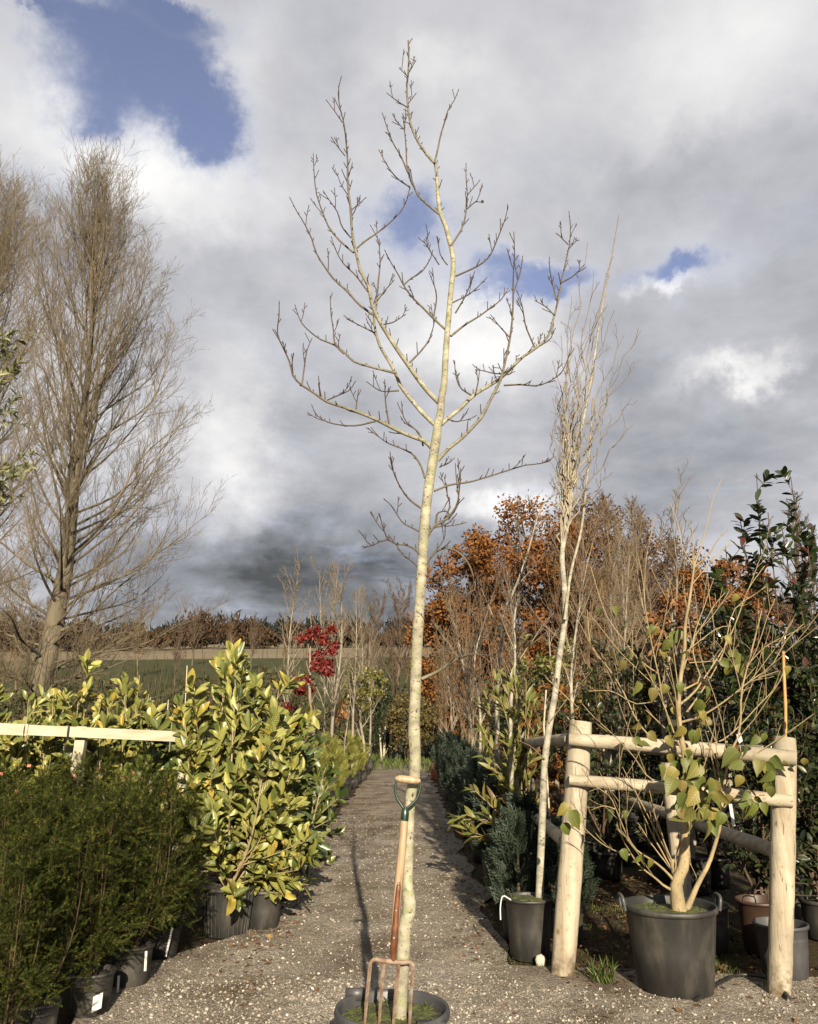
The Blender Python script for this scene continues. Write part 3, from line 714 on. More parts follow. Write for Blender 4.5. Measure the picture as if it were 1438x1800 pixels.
# limbs traced on the photograph: (points, start radius, depth slope)
LB = [
 ([B_(664, 445), B_(620, 400), B_(580, 350), B_(545, 300), B_(520, 265), B_(480, 205), B_(440, 140), B_(412, 80), A_(395, 973), A_(370, 930), A_(355, 870), A_(345, 830), A_(335, 760), A_(330, 680), A_(320, 600), A_(320, 520), A_(315, 450), A_(305, 370), A_(290, 310), A_(285, 250), A_(295, 205)], .0135, -.25),
 ([B_(655, 532), B_(600, 480), B_(545, 415), B_(515, 375), B_(500, 335), B_(470, 280), B_(440, 230), B_(425, 180), B_(418, 120), A_(425, 1060), A_(432, 980), A_(440, 870), A_(430, 800), A_(405, 755)], .0125, .35),
 ([B_(500, 330), B_(460, 320), B_(400, 305), B_(340, 285), B_(310, 255), B_(270, 225), B_(220, 205), B_(185, 180), B_(150, 145), B_(125, 80)], .008, .2),
 ([B_(305, 258), B_(270, 215), B_(268, 180), B_(258, 110), B_(255, 50)], .005, -.1),
 ([B_(636, 615), B_(610, 585), B_(570, 570), B_(520, 550), B_(470, 525), B_(420, 500), B_(370, 480), B_(300, 455), B_(240, 435), B_(190, 400), B_(150, 375), B_(120, 345), B_(105, 290), B_(80, 235), B_(60, 190), B_(65, 110), B_(65, 70)], .0115, -.4),
 ([B_(150, 372), B_(160, 300), B_(170, 240), B_(185, 205)], .005, .3),
 ([B_(425, 508), B_(350, 525), B_(290, 522), B_(230, 505), B_(200, 480), B_(188, 452)], .0055, .4),
 ([B_(240, 432), B_(290, 410), B_(330, 390), B_(345, 365)], .004, -.5),
 ([B_(350, 472), B_(355, 430), B_(360, 395)], .004, .2),
 ([B_(475, 525), B_(465, 470), B_(460, 430), B_(458, 360)], .0055, -.3),
 ([B_(607, 720), B_(590, 670), B_(560, 630), B_(520, 610), B_(470, 590), B_(440, 570), B_(410, 535)], .006, .5),
 ([B_(620, 850), B_(590, 830), B_(550, 800), B_(520, 760), B_(495, 710), B_(480, 660), B_(478, 630)], .006, -.6),
 ([B_(597, 925), B_(560, 905), B_(530, 890), B_(500, 850), B_(480, 820), B_(458, 800)], .0045, .5),
 ([B_(600, 1020), B_(570, 985), B_(540, 970), B_(500, 965), B_(470, 945), B_(450, 900), B_(440, 860)], .006, -.6),
 ([B_(475, 948), B_(430, 960), B_(415, 970), B_(365, 920)], .004, -.3),
 ([B_(588, 1062), B_(560, 1030), B_(530, 1010), B_(500, 965)], .004, .5),
 ([B_(668, 520), B_(690, 500), B_(740, 460), B_(790, 410), B_(830, 385), B_(880, 355), B_(930, 310), B_(970, 270), B_(1015, 240), B_(1060, 200), A_(1085, 1100), A_(1105, 1020), A_(1115, 960), A_(1130, 890), A_(1145, 820), A_(1148, 760), A_(1143, 705)], .0115, .3),
 ([B_(900, 375), B_(960, 372), B_(1030, 375), B_(1070, 360), B_(1120, 320), B_(1135, 285), B_(1145, 260)], .0055, -.3),
 ([A_(1095, 1030), A_(1080, 960), A_(1070, 910), A_(1070, 875)], .0045, .4),
 ([A_(1117, 965), A_(1160, 940), A_(1195, 905)], .0045, -.4), ([A_(1142, 840), A_(1170, 810)], .0035, .3), ([A_(1140, 825), A_(1105, 790)], .0035, -.3),
 ([A_(1085, 1085), A_(1055, 1055), A_(1020, 1035)], .004, .4), ([B_(1015, 235), B_(1000, 200), B_(985, 165), A_(965, 1040), A_(950, 1000)], .005, -.4),
 ([B_(1035, 228), B_(1075, 200), B_(1085, 150)], .004, .5),
 ([B_(655, 655), B_(700, 605), B_(740, 575), B_(780, 535), B_(820, 490), B_(845, 440), B_(858, 415), B_(890, 350), B_(905, 290), B_(920, 220), B_(930, 150), A_(935, 1030), A_(935, 960), A_(940, 870), A_(938, 785)], .0105, -.3),
 ([B_(920, 195), B_(880, 150), B_(855, 118)], .0045, -.4), ([A_(935, 1010), A_(965, 910), A_(970, 870)], .0045, .4),
 ([B_(930, 310), B_(900, 330), B_(860, 330), B_(820, 320), B_(800, 318)], .0045, .5), ([B_(860, 300), B_(865, 330), B_(872, 350)], .004, .3),
 ([B_(642, 768), B_(700, 745), B_(770, 735), B_(840, 715), B_(920, 690), B_(980, 672), B_(1040, 665), B_(1080, 650), B_(1088, 615)], .006, .35),
 ([B_(612, 945), B_(640, 900), B_(690, 870), B_(725, 820), B_(735, 760), B_(740, 690)], .008, -.5),
 ([B_(680, 872), B_(700, 820), B_(690, 780), B_(680, 720)], .005, .3), ([B_(648, 890), B_(655, 850), B_(690, 845), B_(700, 862), B_(680, 880)], .0055, -.4),
 ([B_(700, 865), B_(730, 820), B_(725, 740), B_(720, 670)], .005, .5), ([B_(640, 905), B_(690, 890), B_(720, 860)], .0045, .3),
 ([B_(610, 1045), B_(640, 1000), B_(680, 980), B_(730, 995), B_(770, 1040), B_(790, 1100), B_(795, 1130), B_(760, 1150), B_(700, 1150), B_(650, 1130), B_(612, 1085)], .0065, -.5),
 ([B_(690, 982), B_(750, 1005), B_(800, 1025)], .004, .5), ([B_(760, 1150), B_(720, 1130), B_(680, 1140)], .004, -.4), ([B_(760, 1080), B_(720, 1110), B_(690, 1120)], .0035, .4),
 ([(742, 1193), (770, 1180), (800, 1160), (825, 1150), (850, 1151), (880, 1155)], .0085, -.4), ([(815, 1153), (835, 1130), (840, 1115)], .004, .3),
 ([A_(660, 712), A_(610, 670), A_(580, 640), A_(560, 590), A_(540, 550), A_(520, 500), A_(490, 450), A_(470, 400), A_(450, 340)], .007, -.3),
 ([A_(552, 612), A_(500, 575), A_(480, 550), A_(455, 510), A_(437, 475)], .0045, .4), ([A_(540, 545), A_(535, 440), A_(530, 390), A_(525, 340)], .005, .2), ([A_(532, 400), A_(500, 365)], .0035, -.3),
 ([A_(642, 522), A_(655, 470), A_(665, 420), A_(680, 370), A_(695, 320), A_(715, 290), A_(732, 250)], .006, .3),
 ([A_(543, 315), A_(510, 295), A_(470, 265)], .004, -.4), ([A_(545, 190), A_(572, 142)], .003, .3), ([A_(543, 200), A_(515, 172)], .003, -.3), ([A_(545, 300), A_(572, 265)], .003, .3),
 ([A_(702, 830), A_(730, 790), A_(750, 750), A_(760, 700), A_(765, 640), A_(760, 580), A_(760, 525)], .006, .4), ([A_(764, 692), A_(800, 665), A_(818, 668)], .0035, -.3), ([A_(765, 640), A_(795, 605)], .003, .3),
 ([A_(720, 942), A_(770, 920), A_(810, 900), A_(845, 870), A_(870, 820), A_(890, 770), A_(905, 730), A_(915, 690)], .006, -.35),
 ([A_(703, 1165), A_(760, 1120), A_(810, 1090), A_(850, 1060), A_(890, 1030), A_(915, 990)], .007, .4), ([A_(720, 1080), A_(760, 1010), A_(790, 930)], .005, -.4),
 ([A_(695, 1150), A_(650, 1110), A_(600, 1060), A_(560, 1020), A_(530, 980), A_(510, 940), A_(480, 890), A_(460, 850)], .0075, -.3),
 ([A_(528, 975), A_(555, 950), A_(590, 930), A_(620, 890), A_(632, 865), A_(605, 815)], .0045, .4),
 ([A_(345, 845), A_(380, 815), A_(430, 780), A_(490, 730), A_(525, 690), A_(545, 640), A_(550, 610)], .006, .3),
 ([A_(412, 1085), A_(360, 1045), A_(320, 1000), A_(270, 955), A_(230, 900), A_(205, 860), A_(185, 800), A_(155, 740), A_(130, 700), A_(107, 655)], .007, -.3),
 ([A_(395, 1000), A_(350, 940), A_(300, 890), A_(270, 830), A_(260, 800)], .005, .4),
 ([A_(342, 855), A_(290, 810), A_(250, 760), A_(225, 700), A_(205, 640), A_(195, 560), A_(192, 490)], .006, .25),
 ([A_(333, 800), A_(300, 760), A_(280, 700), A_(255, 665), A_(232, 630)], .005, -.4),
 ([A_(320, 640), A_(295, 600), A_(280, 560)], .0035, .4), ([A_(310, 495), A_(275, 450), A_(262, 430)], .0035, -.4), ([A_(300, 370), A_(265, 320), A_(242, 290)], .0035, .3), ([A_(335, 695), A_(365, 670), A_(385, 652)], .0035, .4),
 ([B_(545, 295), B_(590, 250), B_(620, 210), B_(640, 150), B_(645, 125)], .006, .3), ([B_(445, 150), B_(490, 140), B_(530, 115)], .0045, -.4),
 ([B_(420, 180), B_(370, 155), B_(320, 130)], .0045, .4), ([B_(780, 412), B_(740, 385), B_(722, 340), B_(718, 290)], .005, -.4), ([B_(795, 408), B_(805, 360), B_(810, 320)], .0045, .3),
 ([B_(690, 500), B_(730, 510), B_(760, 480)], .004, .5), ([B_(600, 600), B_(590, 560), B_(530, 500), B_(520, 440)], .005, .5), ([B_(510, 395), B_(440, 395), B_(395, 365)], .0045, -.4),
 ([B_(640, 1000), B_(680, 940), B_(682, 895)], .004, .4), ([B_(660, 680), B_(690, 665)], .004, -.3), ([B_(430, 60), B_(460, 20), A_(490, 960)], .0045, .3), ([A_(660, 900), A_(640, 870), A_(605, 815)], .004, -.3),
 ([A_(690, 900), A_(668, 870), A_(655, 800)], .004, .4), ([A_(710, 1040), A_(770, 1010), A_(835, 950)], .0045, .4), ([A_(640, 1090), A_(650, 1010), A_(625, 935)], .0045, -.3)]
rt_ = np.random.default_rng(11)
for pts, r0, ds in LB:
    n = max(8, len(pts) * 2); acc = 0; w = []
    for k, (x, y) in enumerate(pts):
        if k: acc += math.hypot(x - pts[k - 1][0], y - pts[k - 1][1])
        # the branch leaves the trunk and swings towards or away from the viewer
        w.append(P(x, y, TY + ds * acc * .0027))
    w = poly(np.array(w), n); r = np.linspace(r0, .0021, n)
    mb = MB(); mb.tubes(w, r, 7)
    ln = acc * .0028; ns = max(3, int(ln / .034))
    tw = grow((w[None], r[None]), ns, .10, .98, .056, .8, .40, .04, 4, rt_, .6, .0022, .12, .1, True, .0034)
    tw[1][:, -1] = .0023; kk = rt_.random(len(tw[0])) < .78; tw[0][:] = tw[0][:, :1] + (tw[0] - tw[0][:, :1]) * (.35 + 1.15 * rt_.random((len(tw[0]), 1, 1)) ** 1.6); mb.tubes(tw[0][kk], tw[1][kk], 5)
    long = grow((w[None], r[None]), max(1, int(ln / .26)), .3, .9, .13, .7, .4, .06, 6, rt_, .55, .0022, .12, .2, True, .0036)
    mb.tubes(*long, n=5); l2 = grow(long, 2, .4, .8, .035, .8, .3, .05, 3, rt_, .6, .0022, .1, .2, True); mb.tubes(*l2, n=4)
    # terminal bud
    mb.tubes(np.stack([w[-1], w[-1] + nrm(w[-1] - w[-3]) * .014]), np.array([.0032, .0008]), 5)
    part('branch', mb, M['alder'], tree)
tw = grow((tp[None, 112:], tr_r[None, 112:]), 40, .05, .98, .06, .9, .35, .12, 4, rt_, .5, .0021, .1, .3, True, .0035); mb = MB(); mb.tubes(*tw, n=5); part('twigs', mb, M['alder'], tree)['kind'] = 'stuff'
# one withered seed head at a twig tip
mb = MB(); c = P(848, 354, TY + .02); t_ = np.linspace(0, math.pi, 6); mb.lathe([(.008 * math.sin(a) + .0005, -.009 * math.cos(a)) for a in t_], 8, c); part('cone', mb, M['darkstem'], tree)

# ------------------------------------------------------------------ garden fork leaning on the trunk
fk = thing('garden_fork', 'four-tined rusty garden fork with green yoke leaning on the bare trunk', 'fork', P(690, 1790, 3.86))
fY = lambda y: 3.865 + (1795 - y) / (1795 - 1370) * .055
FP = lambda x, y, o=0: P(x, y, fY(y) + o)
mb = MB(); g0, g1 = FP(695, 1368), FP(739, 1373); ax = nrm(g1 - g0)
tt = np.linspace(0, 1, 9); mb.tubes(g0 + (g1 - g0) * tt[:, None], np.array([.006, .0150, .0170, .0172, .0174, .0172, .0168, .0150, .006]), 14, True); part('grip', mb, M['shaft'], fk)
mb = MB()
for side in ([(697, 1371), (694.5, 1385), (697, 1400), (704, 1413), (710, 1422), (712, 1436)], [(738.5, 1374), (738.5, 1388), (734, 1402), (724, 1414), (715, 1422), (712.5, 1436)]):
    w = poly([FP(*p) for p in side], 14); mb.tubes(w, np.linspace(.0052, .0075, 14), 9, True)
w = poly([FP(712.6, 1419), FP(712, 1430), FP(711, 1443)], 5); mb.tubes(w, [.010, .0165, .0185, .0185, .018][:5], 14, True); part('yoke', mb, M['green_paint'], fk)
mb = MB(); w = poly([FP(711, 1441), FP(705, 1510), FP(698, 1580), FP(694, 1640), FP(692.5, 1668)], 14); mb.tubes(w, np.interp(np.linspace(0, 1, 14), [0, .3, .8, 1], [.0175, .0185, .0175, .013]), 16, True); part('shaft', mb, M['shaft'], fk)
mb = MB(); w = poly([FP(701.5, 1550, -.012), FP(698.5, 1580, -.0125), FP(694.3, 1640, -.012), FP(692.5, 1662, -.008), FP(691.5, 1678, -.001), FP(692, 1692, 0)], 16)
rad_ = np.interp(np.linspace(0, 1, 16), [0, .06, .5, .8, .92, 1], [.007, .011, .0135, .0165, .012, .010]); mb.tubes(w, rad_, 12, True); st_ = part('strap', mb, M['strap'], fk)
for (x, y) in ((700.5, 1554), (696.5, 1601), (692.5, 1649)):
    mb = MB(); c = FP(x, y, -.0255); mb.lathe([(.0001, .0035), (.004, .0025), (.0055, 0)], 10); v = mb.v[0]; mb.v[0] = np.stack([v[:, 0], -v[:, 2], v[:, 1]], -1) + c; sub('rivet', mb, M['steel'], st_, fk)
mb = MB(); w = poly([FP(651, 1694), FP(655, 1688), FP(672, 1689), FP(690, 1691), FP(708, 1692), FP(723, 1692), FP(727, 1698)], 18); mb.tubes(w, np.interp(np.linspace(0, 1, 18), [0, .1, .5, .9, 1], [.008, .0095, .0115, .0095, .008]), 10, True); part('head_bar', mb, M['rust'], fk)
for a, b in (((651.5, 1692), (641, 1800)), ((675, 1692), (666, 1803)), ((701, 1693), (691, 1806)), ((726, 1696), (720, 1806))):
    mb = MB(); w = poly([FP(*a), FP((a[0] + b[0]) / 2 - .5, (a[1] + b[1]) / 2, -.005), FP(*b)], 9); w = np.vstack([w, w[-1] + [0, .01, -.05]])
    mb.tubes(w, np.array([.0075, .0078, .0078, .0076, .0074, .0070, .0066, .006, .0052, .002]), 4); part('tine', mb, M['rust'], fk, smooth=False)

# ------------------------------------------------------------------ timber fences
def log(mb, a, b, r0, r1, n=16, wob=.004, K=14):
    w = poly([a, (np.asarray(a) + b) / 2 + rs.normal(size=3) * wob * 1.5, b], K); r = np.linspace(r0, r1, K) * (1 + rs.normal(size=K) * .018)
    r[0] *= .9; r[-1] *= .9; mb.tubes(w, r, n, True)


fe = thing('rail_fence', 'round log rail fence bay behind the big broad-leaved pot', 'fence', (1.05, 5.95, 0))
pl0, pl1 = G(985, 1716) * [1, 1, 0], P(1021, 1268, 5.93)
pr0, pr1 = G(1366, 1748) * [1, 1, 0], P(1379, 1296, 5.58)
posts = [(pl0, pl1, .079, .083), (pr0, pr1, .072, .078), (np.array([2.28, 7.15, 0]), np.array([2.22, 7.15, 1.3]), .07, .07), (np.array([2.45, 10.4, 0]), np.array([2.45, 10.4, 1.5]), .08, .08), (np.array([1.12, 8.4, 0]), np.array([1.12, 8.4, 1.45]), .075, .075)]
for a, b, r0, r1 in posts:
    mb = MB(); a = a - [0, 0, .1]; log(mb, a, b, r0, r1, 20, .003, 18); part('post', mb, M['wood'], fe)
rails = [(P(1001, 1300, 5.84), P(1398, 1333, 5.48), .044, .052), (P(1001, 1371, 5.83), P(1393, 1409, 5.48), .041, .043),
         (np.array([2.44, 5.74, .80]), np.array([2.46, 10.6, .79]), .05, .05), (np.array([2.46, 5.72, 1.43]), np.array([2.5, 10.6, 1.36]), .05, .05),
         (P(992, 1478, 6.0), np.array([1.13, 8.6, .80]), .045, .045), (P(1002, 1300, 6.0), np.array([1.13, 8.6, 1.42]), .045, .045)]
for a, b, r0, r1 in rails:
    mb = MB(); log(mb, a, b, r0, r1, 16, .008, 16); part('rail', mb, M['rail'], fe)

fl = thing('timber_fence', 'pale square-sawn timber rail fence standing between the yews and laurels', 'fence', P(135, 1400, 7.6) * [1, 1, 0])
def beam(mb, a, b, w, h):
    a, b = np.asarray(a, float), np.asarray(b, float); d = nrm(b - a); R = frames(d[None], np.array([[0, 0, 1.]]))[0]
    if abs(d[2]) > .8: R = frames(d[None], np.array([[0, -1., 0]]))[0]
    mb.box((a + b) / 2, (w, np.linalg.norm(b - a), h), R)
mb = MB(); beam(mb, P(-60, 1279, 7.42), P(50, 1283, 7.48), .05, .10); part('rail', mb, M['sawn'], fl, False)
mb = MB(); beam(mb, P(51, 1283, 7.482), P(318, 1295, 7.6), .05, .09); part('rail', mb, M['sawn'], fl, False)
mb = MB(); a = P(139, 1290, 7.60); beam(mb, [a[0] - .03, a[1], -.05], P(146, 1277, 7.60), .09, .07); part('post', mb, M['sawn'], fl, False)
mb = MB(); a = P(327, 1300, 7.62); beam(mb, [a[0], a[1], -.05], P(329, 1289, 7.62), .09, .09); part('post', mb, M['sawn'], fl, False)
for x in (46, 122):
    mb = MB(); c = P(x, 1284 + (x - 46) * .045, 7.49); mb.tubes(np.array([c + [0, -.032, .06], c + [0, -.04, 0], c + [0, -.032, -.06]]), np.full(3, .006), 5); part('tie', mb, M['black_pipe'], fl)
#SECTION3
# ------------------------------------------------------------------ far land: woods, ridge, field hedges
def clump_trees(mb, spots, tpl, rs, n, size):
    for (x, y, h, r) in spots:
        z0 = float(hill(np.array(x), np.array(y))); u = nrm(rs.normal(size=(n, 3))) * (rs.random((n, 1)) ** .4)
        p = np.array([x, y, z0 + h * .5]) + u * [r, r, h * .52]; p = p[p[:, 2] > z0]; m = len(p)
        mb.scatter(tpl, p, nrm(rs.normal(size=(m, 3)) * [.5, .5, .3] + [0, 0, .8]), rs.normal(size=(m, 3)), rs.uniform(.6, 1.4, m) * size)


rw = np.random.default_rng(5)
mb = MB(); sp_ = []
for k in range(150):
    x = rw.uniform(-185, 60); d = rw.uniform(300, 335); sp_.append((x, d, rw.uniform(2.5, 9.5) * rw.choice([1, 1, 1, 1.7]) * (1.25 + .4 * math.sin(x * .06) if x < -60 else .8), rw.uniform(2.5, 7)))
clump_trees(mb, sp_, (FARLEAF[0] * [.45, 1, 1], FARLEAF[1]), rw, 190, 2.2)
solo('woods', mb, M['wood_far'], 'brown leafless wood along the top of the far field', 'woods', kind='stuff')
mb = MB(); sp_ = [(rw.uniform(-260, 200), rw.uniform(520, 560), rw.uniform(14, 20), rw.uniform(3, 4.5)) for k in range(170)]
clump_trees(mb, sp_, (FARLEAF[0] * [.6, 1, 1], FARLEAF[1]), rw, 70, 4.5)
solo('conifer_ridge_woods', mb, M['pineridge'], 'dark conifer wood on the distant ridge', 'woods', kind='stuff')
def hedge(name, x0, x1, d0, d1, h, n, size, mat, label, seed):
    r = np.random.default_rng(seed); t = r.random(n); x = x0 + (x1 - x0) * t; y = d0 + (d1 - d0) * t + r.normal(size=n) * .5
    top = h * (.8 + .22 * np.sin(x * .9 + seed) * np.sin(x * .37) + .12 * np.sin(x * 2.7)); z = top * r.random(n) ** .55
    p = np.stack([x, y, hill(x, y) + z], -1); mb = MB()
    mb.scatter(FARLEAF, p, nrm(r.normal(size=(n, 3)) + [0, -.1, .5]), nrm(r.normal(size=(n, 3)) + [0, -.6, .5]), r.uniform(.6, 1.4, n) * size)
    m = 260; xs_ = r.uniform(0, 1, m); px = x0 + (x1 - x0) * xs_; py = d0 + (d1 - d0) * xs_ + r.normal(size=m) * .4; pz = hill(px, py)
    a = np.stack([px, py, pz], -1); b = a + np.stack([r.normal(size=m) * .5, r.normal(size=m) * .3, h * r.uniform(.7, 1.35, m)], -1)
    mb.tubes(np.stack([a, (a + b) / 2 + r.normal(size=(m, 3)) * .12, b], 1), np.tile([.03, .018, .008], (m, 1)), 3)
    return solo(name, mb, mat, label, 'hedge', loc=(x0, d0, 0))
hedge('hedge', -17, -2.6, 22, 24.5, 3.05, 10000, .13, M['hedge'], 'overgrown dark green hedge behind the laurels and timber fence', 3)
hedge('hedge', -16, 9, 46, 47.5, 3.6, 8000, .2, M['hedge'], 'brown-green hedge across the end of the nursery', 5)

# ------------------------------------------------------------------ tall poplars
def poplar(label, group, base_px, Y, seed, trace):
    r = np.random.default_rng(seed); tp_ = np.array([P(x, y, Y) for x, y in trace]); b = tp_[0] * [1, 1, 0] + [-.3, 0, -.05]; b[2] = float(hill(b[0], b[1])) - .05
    t = thing('poplar_tree', label, 'tree', b, group); w = poly(np.vstack([b, tp_]), 40); hh = w[:, 2]; H = hh[-1]
    rr = np.interp(hh / H, [0, .1, .3, .5, .75, 1], [.5, .39, .26, .15, .06, .015])
    mb = MB(); mb.tubes(w, rr, 12); part('trunk', mb, M['poplar'], t)
    env = lambda f: np.interp(f, [.15, .25, .34, .43, .52, .62, .72, .82, .9, .96, 1], [4.8, 5.2, 5.1, 5.4, 5.0, 4.2, 3.7, 3.0, 2.2, 1.5, .5])
    limbs = []; n = 112
    for k in range(n):
        f0 = .09 + .72 * ((k + r.random()) / n) ** 1.15; i = f0 * H; p0 = np.array([np.interp(i, hh, w[:, j]) for j in range(3)])
        rise = np.interp(f0, [.08, .2, .4, .7, .9], [.04, .13, .25, .27, .16]) * r.uniform(.75, 1.25) ; f1 = min(f0 + rise, .995)
        R_ = env(f1) * r.uniform(.5, .96); a = k * 2.39996 + r.normal() * .3
        ctr = np.array([np.interp(f1 * H, hh, w[:, j]) for j in range(3)]); rad_ = np.array([math.cos(a), math.sin(a), 0]) * R_
        p2 = ctr + rad_ + [.5 if f1 < .6 else .2, 0, 0]; p1 = p0 + (p2 - p0) * [.66, .66, .50] + r.normal(size=3) * .2; p15 = p0 + (p2 - p0) * [.32, .32, .20] + r.normal(size=3) * .08
        limbs.append(poly([p0, p15, p1, p2], 12))
        if f0 < .3:
            limbs[-1][:, 2] -= np.linspace(0, 1, 12) ** 2 * R_ * .16
    L0 = np.array(limbs); lf = L0[:, 0, 2] / H
    r0 = np.interp(lf, [0, .3, .6, .9], [.045, .06, .04, .016])[:, None] * np.linspace(1, .10, 12)[None]
    mb = MB(); mb.tubes(L0, r0, 6); A1 = (L0, r0)
    s1 = grow(A1, 14, .16, .99, .40, .65, .16, .10, 7, r, .5, .005, .08, .45, rmax=.014); mb.tubes(*s1, n=4)
    o1 = part('crown', mb, M['poplar'], t)
    s2 = grow(s1, 8, .12, .98, .46, .65, .16, .12, 4, r, .6, .0042, .08, .4, rmax=.007); s3 = grow(s2, 2, .2, .95, .6, .55, .25, .1, 2, r, .8, .0036, .06, .3)
    mb = MB(); mb.tubes(*s2, n=3); mb.tubes(*s3, n=3); q = part('twigs', mb, M['poplar'], t); q['kind'] = 'stuff'
    return t


pop = poplar('big bare golden-brown poplar with thick leaning trunk behind the laurels', 'bare poplars', (80, 1165), 28, 21,
             [(80, 1165), (95, 1100), (115, 1000), (126, 900), (136, 800), (150, 700), (160, 600), (166, 500), (170, 400), (172, 296)])
b2 = P(-105, 1165, 33) * [1, 1, 0]
dup(pop, (b2[0], b2[1], 0), 2.4, 1.12, 'bare poplar cut off by the edge, behind the willowy evergreen', 'bare poplars')

# ------------------------------------------------------------------ leafless trees, generic
def bare_tree(t, H, r, mat, nl=22, spread=.42, rise=.55, r0=.14, tw=4, trunk_f=(.22, .95), sides=6, tipr=.008, fork=.5, lv=(7, 5), limbL=.42):
    """trunk, limbs and fine twigs of a leafless tree at the local origin"""
    K = 14; w = np.zeros((K, 3)); w[:, 2] = np.linspace(0, H, K); w[1:, :2] += np.cumsum(r.normal(size=(K - 1, 2)) * H * .008, axis=0)
    rr = r0 * np.linspace(1, .08, K) ** .9; mb = MB(); mb.tubes(w, rr, sides + 2); part('trunk', mb, mat, t, world=False)
    s0 = grow((w[None], rr[None]), nl, *trunk_f, limbL * H, fork, rise * .3, .07, 9, r, .6, tipr, .05, .55, True)
    s1 = grow(s0, lv[0], .2, .98, .42, .6, .12, .1, 6, r, .6, tipr * .8, .04, .5); s2 = grow(s1, lv[1], .15, .98, .5, .6, .1, .12, 4, r, .7, tipr * .7, .03, .4)
    mb = MB(); mb.tubes(*s0, n=sides); mb.tubes(*s1, n=4); part('crown', mb, mat, t, world=False)
    mb = MB(); mb.tubes(*s2, n=3)
    if tw: s3 = grow(s2, tw, .2, .98, .6, .6, .08, .12, 3, r, .8, tipr * .6, .02, .4); mb.tubes(*s3, n=3)
    q = part('twigs', mb, mat, t, world=False); q['kind'] = 'stuff'
    return s1, s2


r = np.random.default_rng(31); GB = 'leafless trees behind the nursery rows'
def gz(x, y): return float(hill(np.array(float(x)), np.array(float(y)))) - .05
brown = []
for k in range(3):
    t = thing('bare_tree', 'x', 'tree', (0, 0, 0), GB); bare_tree(t, 11, np.random.default_rng(40 + k), M['brownbark'] if k != 2 else M['farbark'], 30, rise=.6, r0=.16, tw=3, tipr=.012, lv=(8, 6), limbL=.40); brown.append(t)
spots = [  # px, Y, height factor, variant, label
 (1055, 34, .98, 0, 'reddish-brown bare tree directly beside the rust-leaved oak crown'), (1105, 36, 1.04, 1, 'bare reddish-brown tree rising behind the potted birch clump'),
 (1165, 39, 1.08, 2, 'grey-brown round-headed bare tree, tallest above the broad-leaved pot shrub'), (1010, 40, 1.05, 1, 'bare brown tree half hidden behind the twisted birch trunk'),
 (1225, 42, 1.0, 2, 'grey bare tree left of the orange-tinged crown'), (700, 58, .95, 2, 'dark bare tree just left of the pale trunk at the far end'),
 (655, 64, .92, 2, 'dark bare tree at the far end above the potted pale trees'),
 (1425, 24, .72, 2, 'bare tree with grey twigs at the edge beyond the red-tipped evergreens'),
 (1085, 27, .60, 1, 'low dense brown bare tree behind the log fence'),
 (435, 150, .9, 2, 'small lone tree on the skyline right of the poplar'), (395, 160, .8, 1, 'bare scrubby tree on the skyline under the poplar branches'),
 (235, 130, 1.0, 0, 'russet tree on the skyline behind the poplar twigs'), (345, 27, .26, 1, 'bare bush in the hedge under the poplar boughs'), (300, 110, .7, 2, 'bare hedgerow tree behind the poplar boughs'), (130, 140, .8, 2, 'bare skyline tree just right of the poplar trunk'), (330, 170, 1.1, 2, 'taller bare skyline tree under the poplar bough ends'), (495, 150, .55, 1, 'small bare skyline tree left of the scarlet sapling'), (60, 150, 1.2, 0, 'russet skyline tree directly behind the poplar trunk'), (20, 105, .9, 0, 'russet hedgerow tree at the edge left of the poplar trunk')]
used = set()
for px, Y, s, vv, lb in spots:
    p = P(px, 1277, Y); loc = (p[0], p[1], gz(p[0], p[1])); rz = r.uniform(0, 6.3)
    if vv not in used: used.add(vv); t = brown[vv]; t.location = loc; t.rotation_euler = (0, 0, rz); t.scale = (s,) * 3; t['label'] = lb
    else: dup(brown[vv], loc, rz, s, lb, GB)

# leafy autumn trees
def leafy(t, H, R_, r, mat, bark, n, size, zc=.62, tpl=FARLEAF, nl=26, world=False, droop=0., clump=70, rz_=.4):
    s1, s2 = bare_tree(t, H * .93, r, bark, nl, rise=.5, r0=H * .014, tw=0, trunk_f=(.18, .95), tipr=.006 if H < 5 else .012, lv=(6, 3), limbL=R_ / H * .95, fork=.8)
    c = nrm(r.normal(size=(clump, 3))) * r.uniform(.45, 1.0, (clump, 1)); c = np.array([0, 0, H * zc]) + c * [R_ * .88, R_ * .88, H * rz_ * .9]
    k = r.integers(0, clump, n); cs = r.uniform(.14, .27, clump)[k][:, None] * R_
    p = c[k] + nrm(r.normal(size=(n, 3))) * cs * r.random((n, 1)) ** .45; d = nrm(r.normal(size=(n, 3)) + [0, 0, -droop]); u = nrm((p - c[k]) / cs + r.normal(size=(n, 3)) * .5)
    mb = MB(); mb.scatter(tpl, p, d, u, r.uniform(.7, 1.3, n) * size); q = part('foliage', mb, mat, t, world=False); q['kind'] = 'stuff'
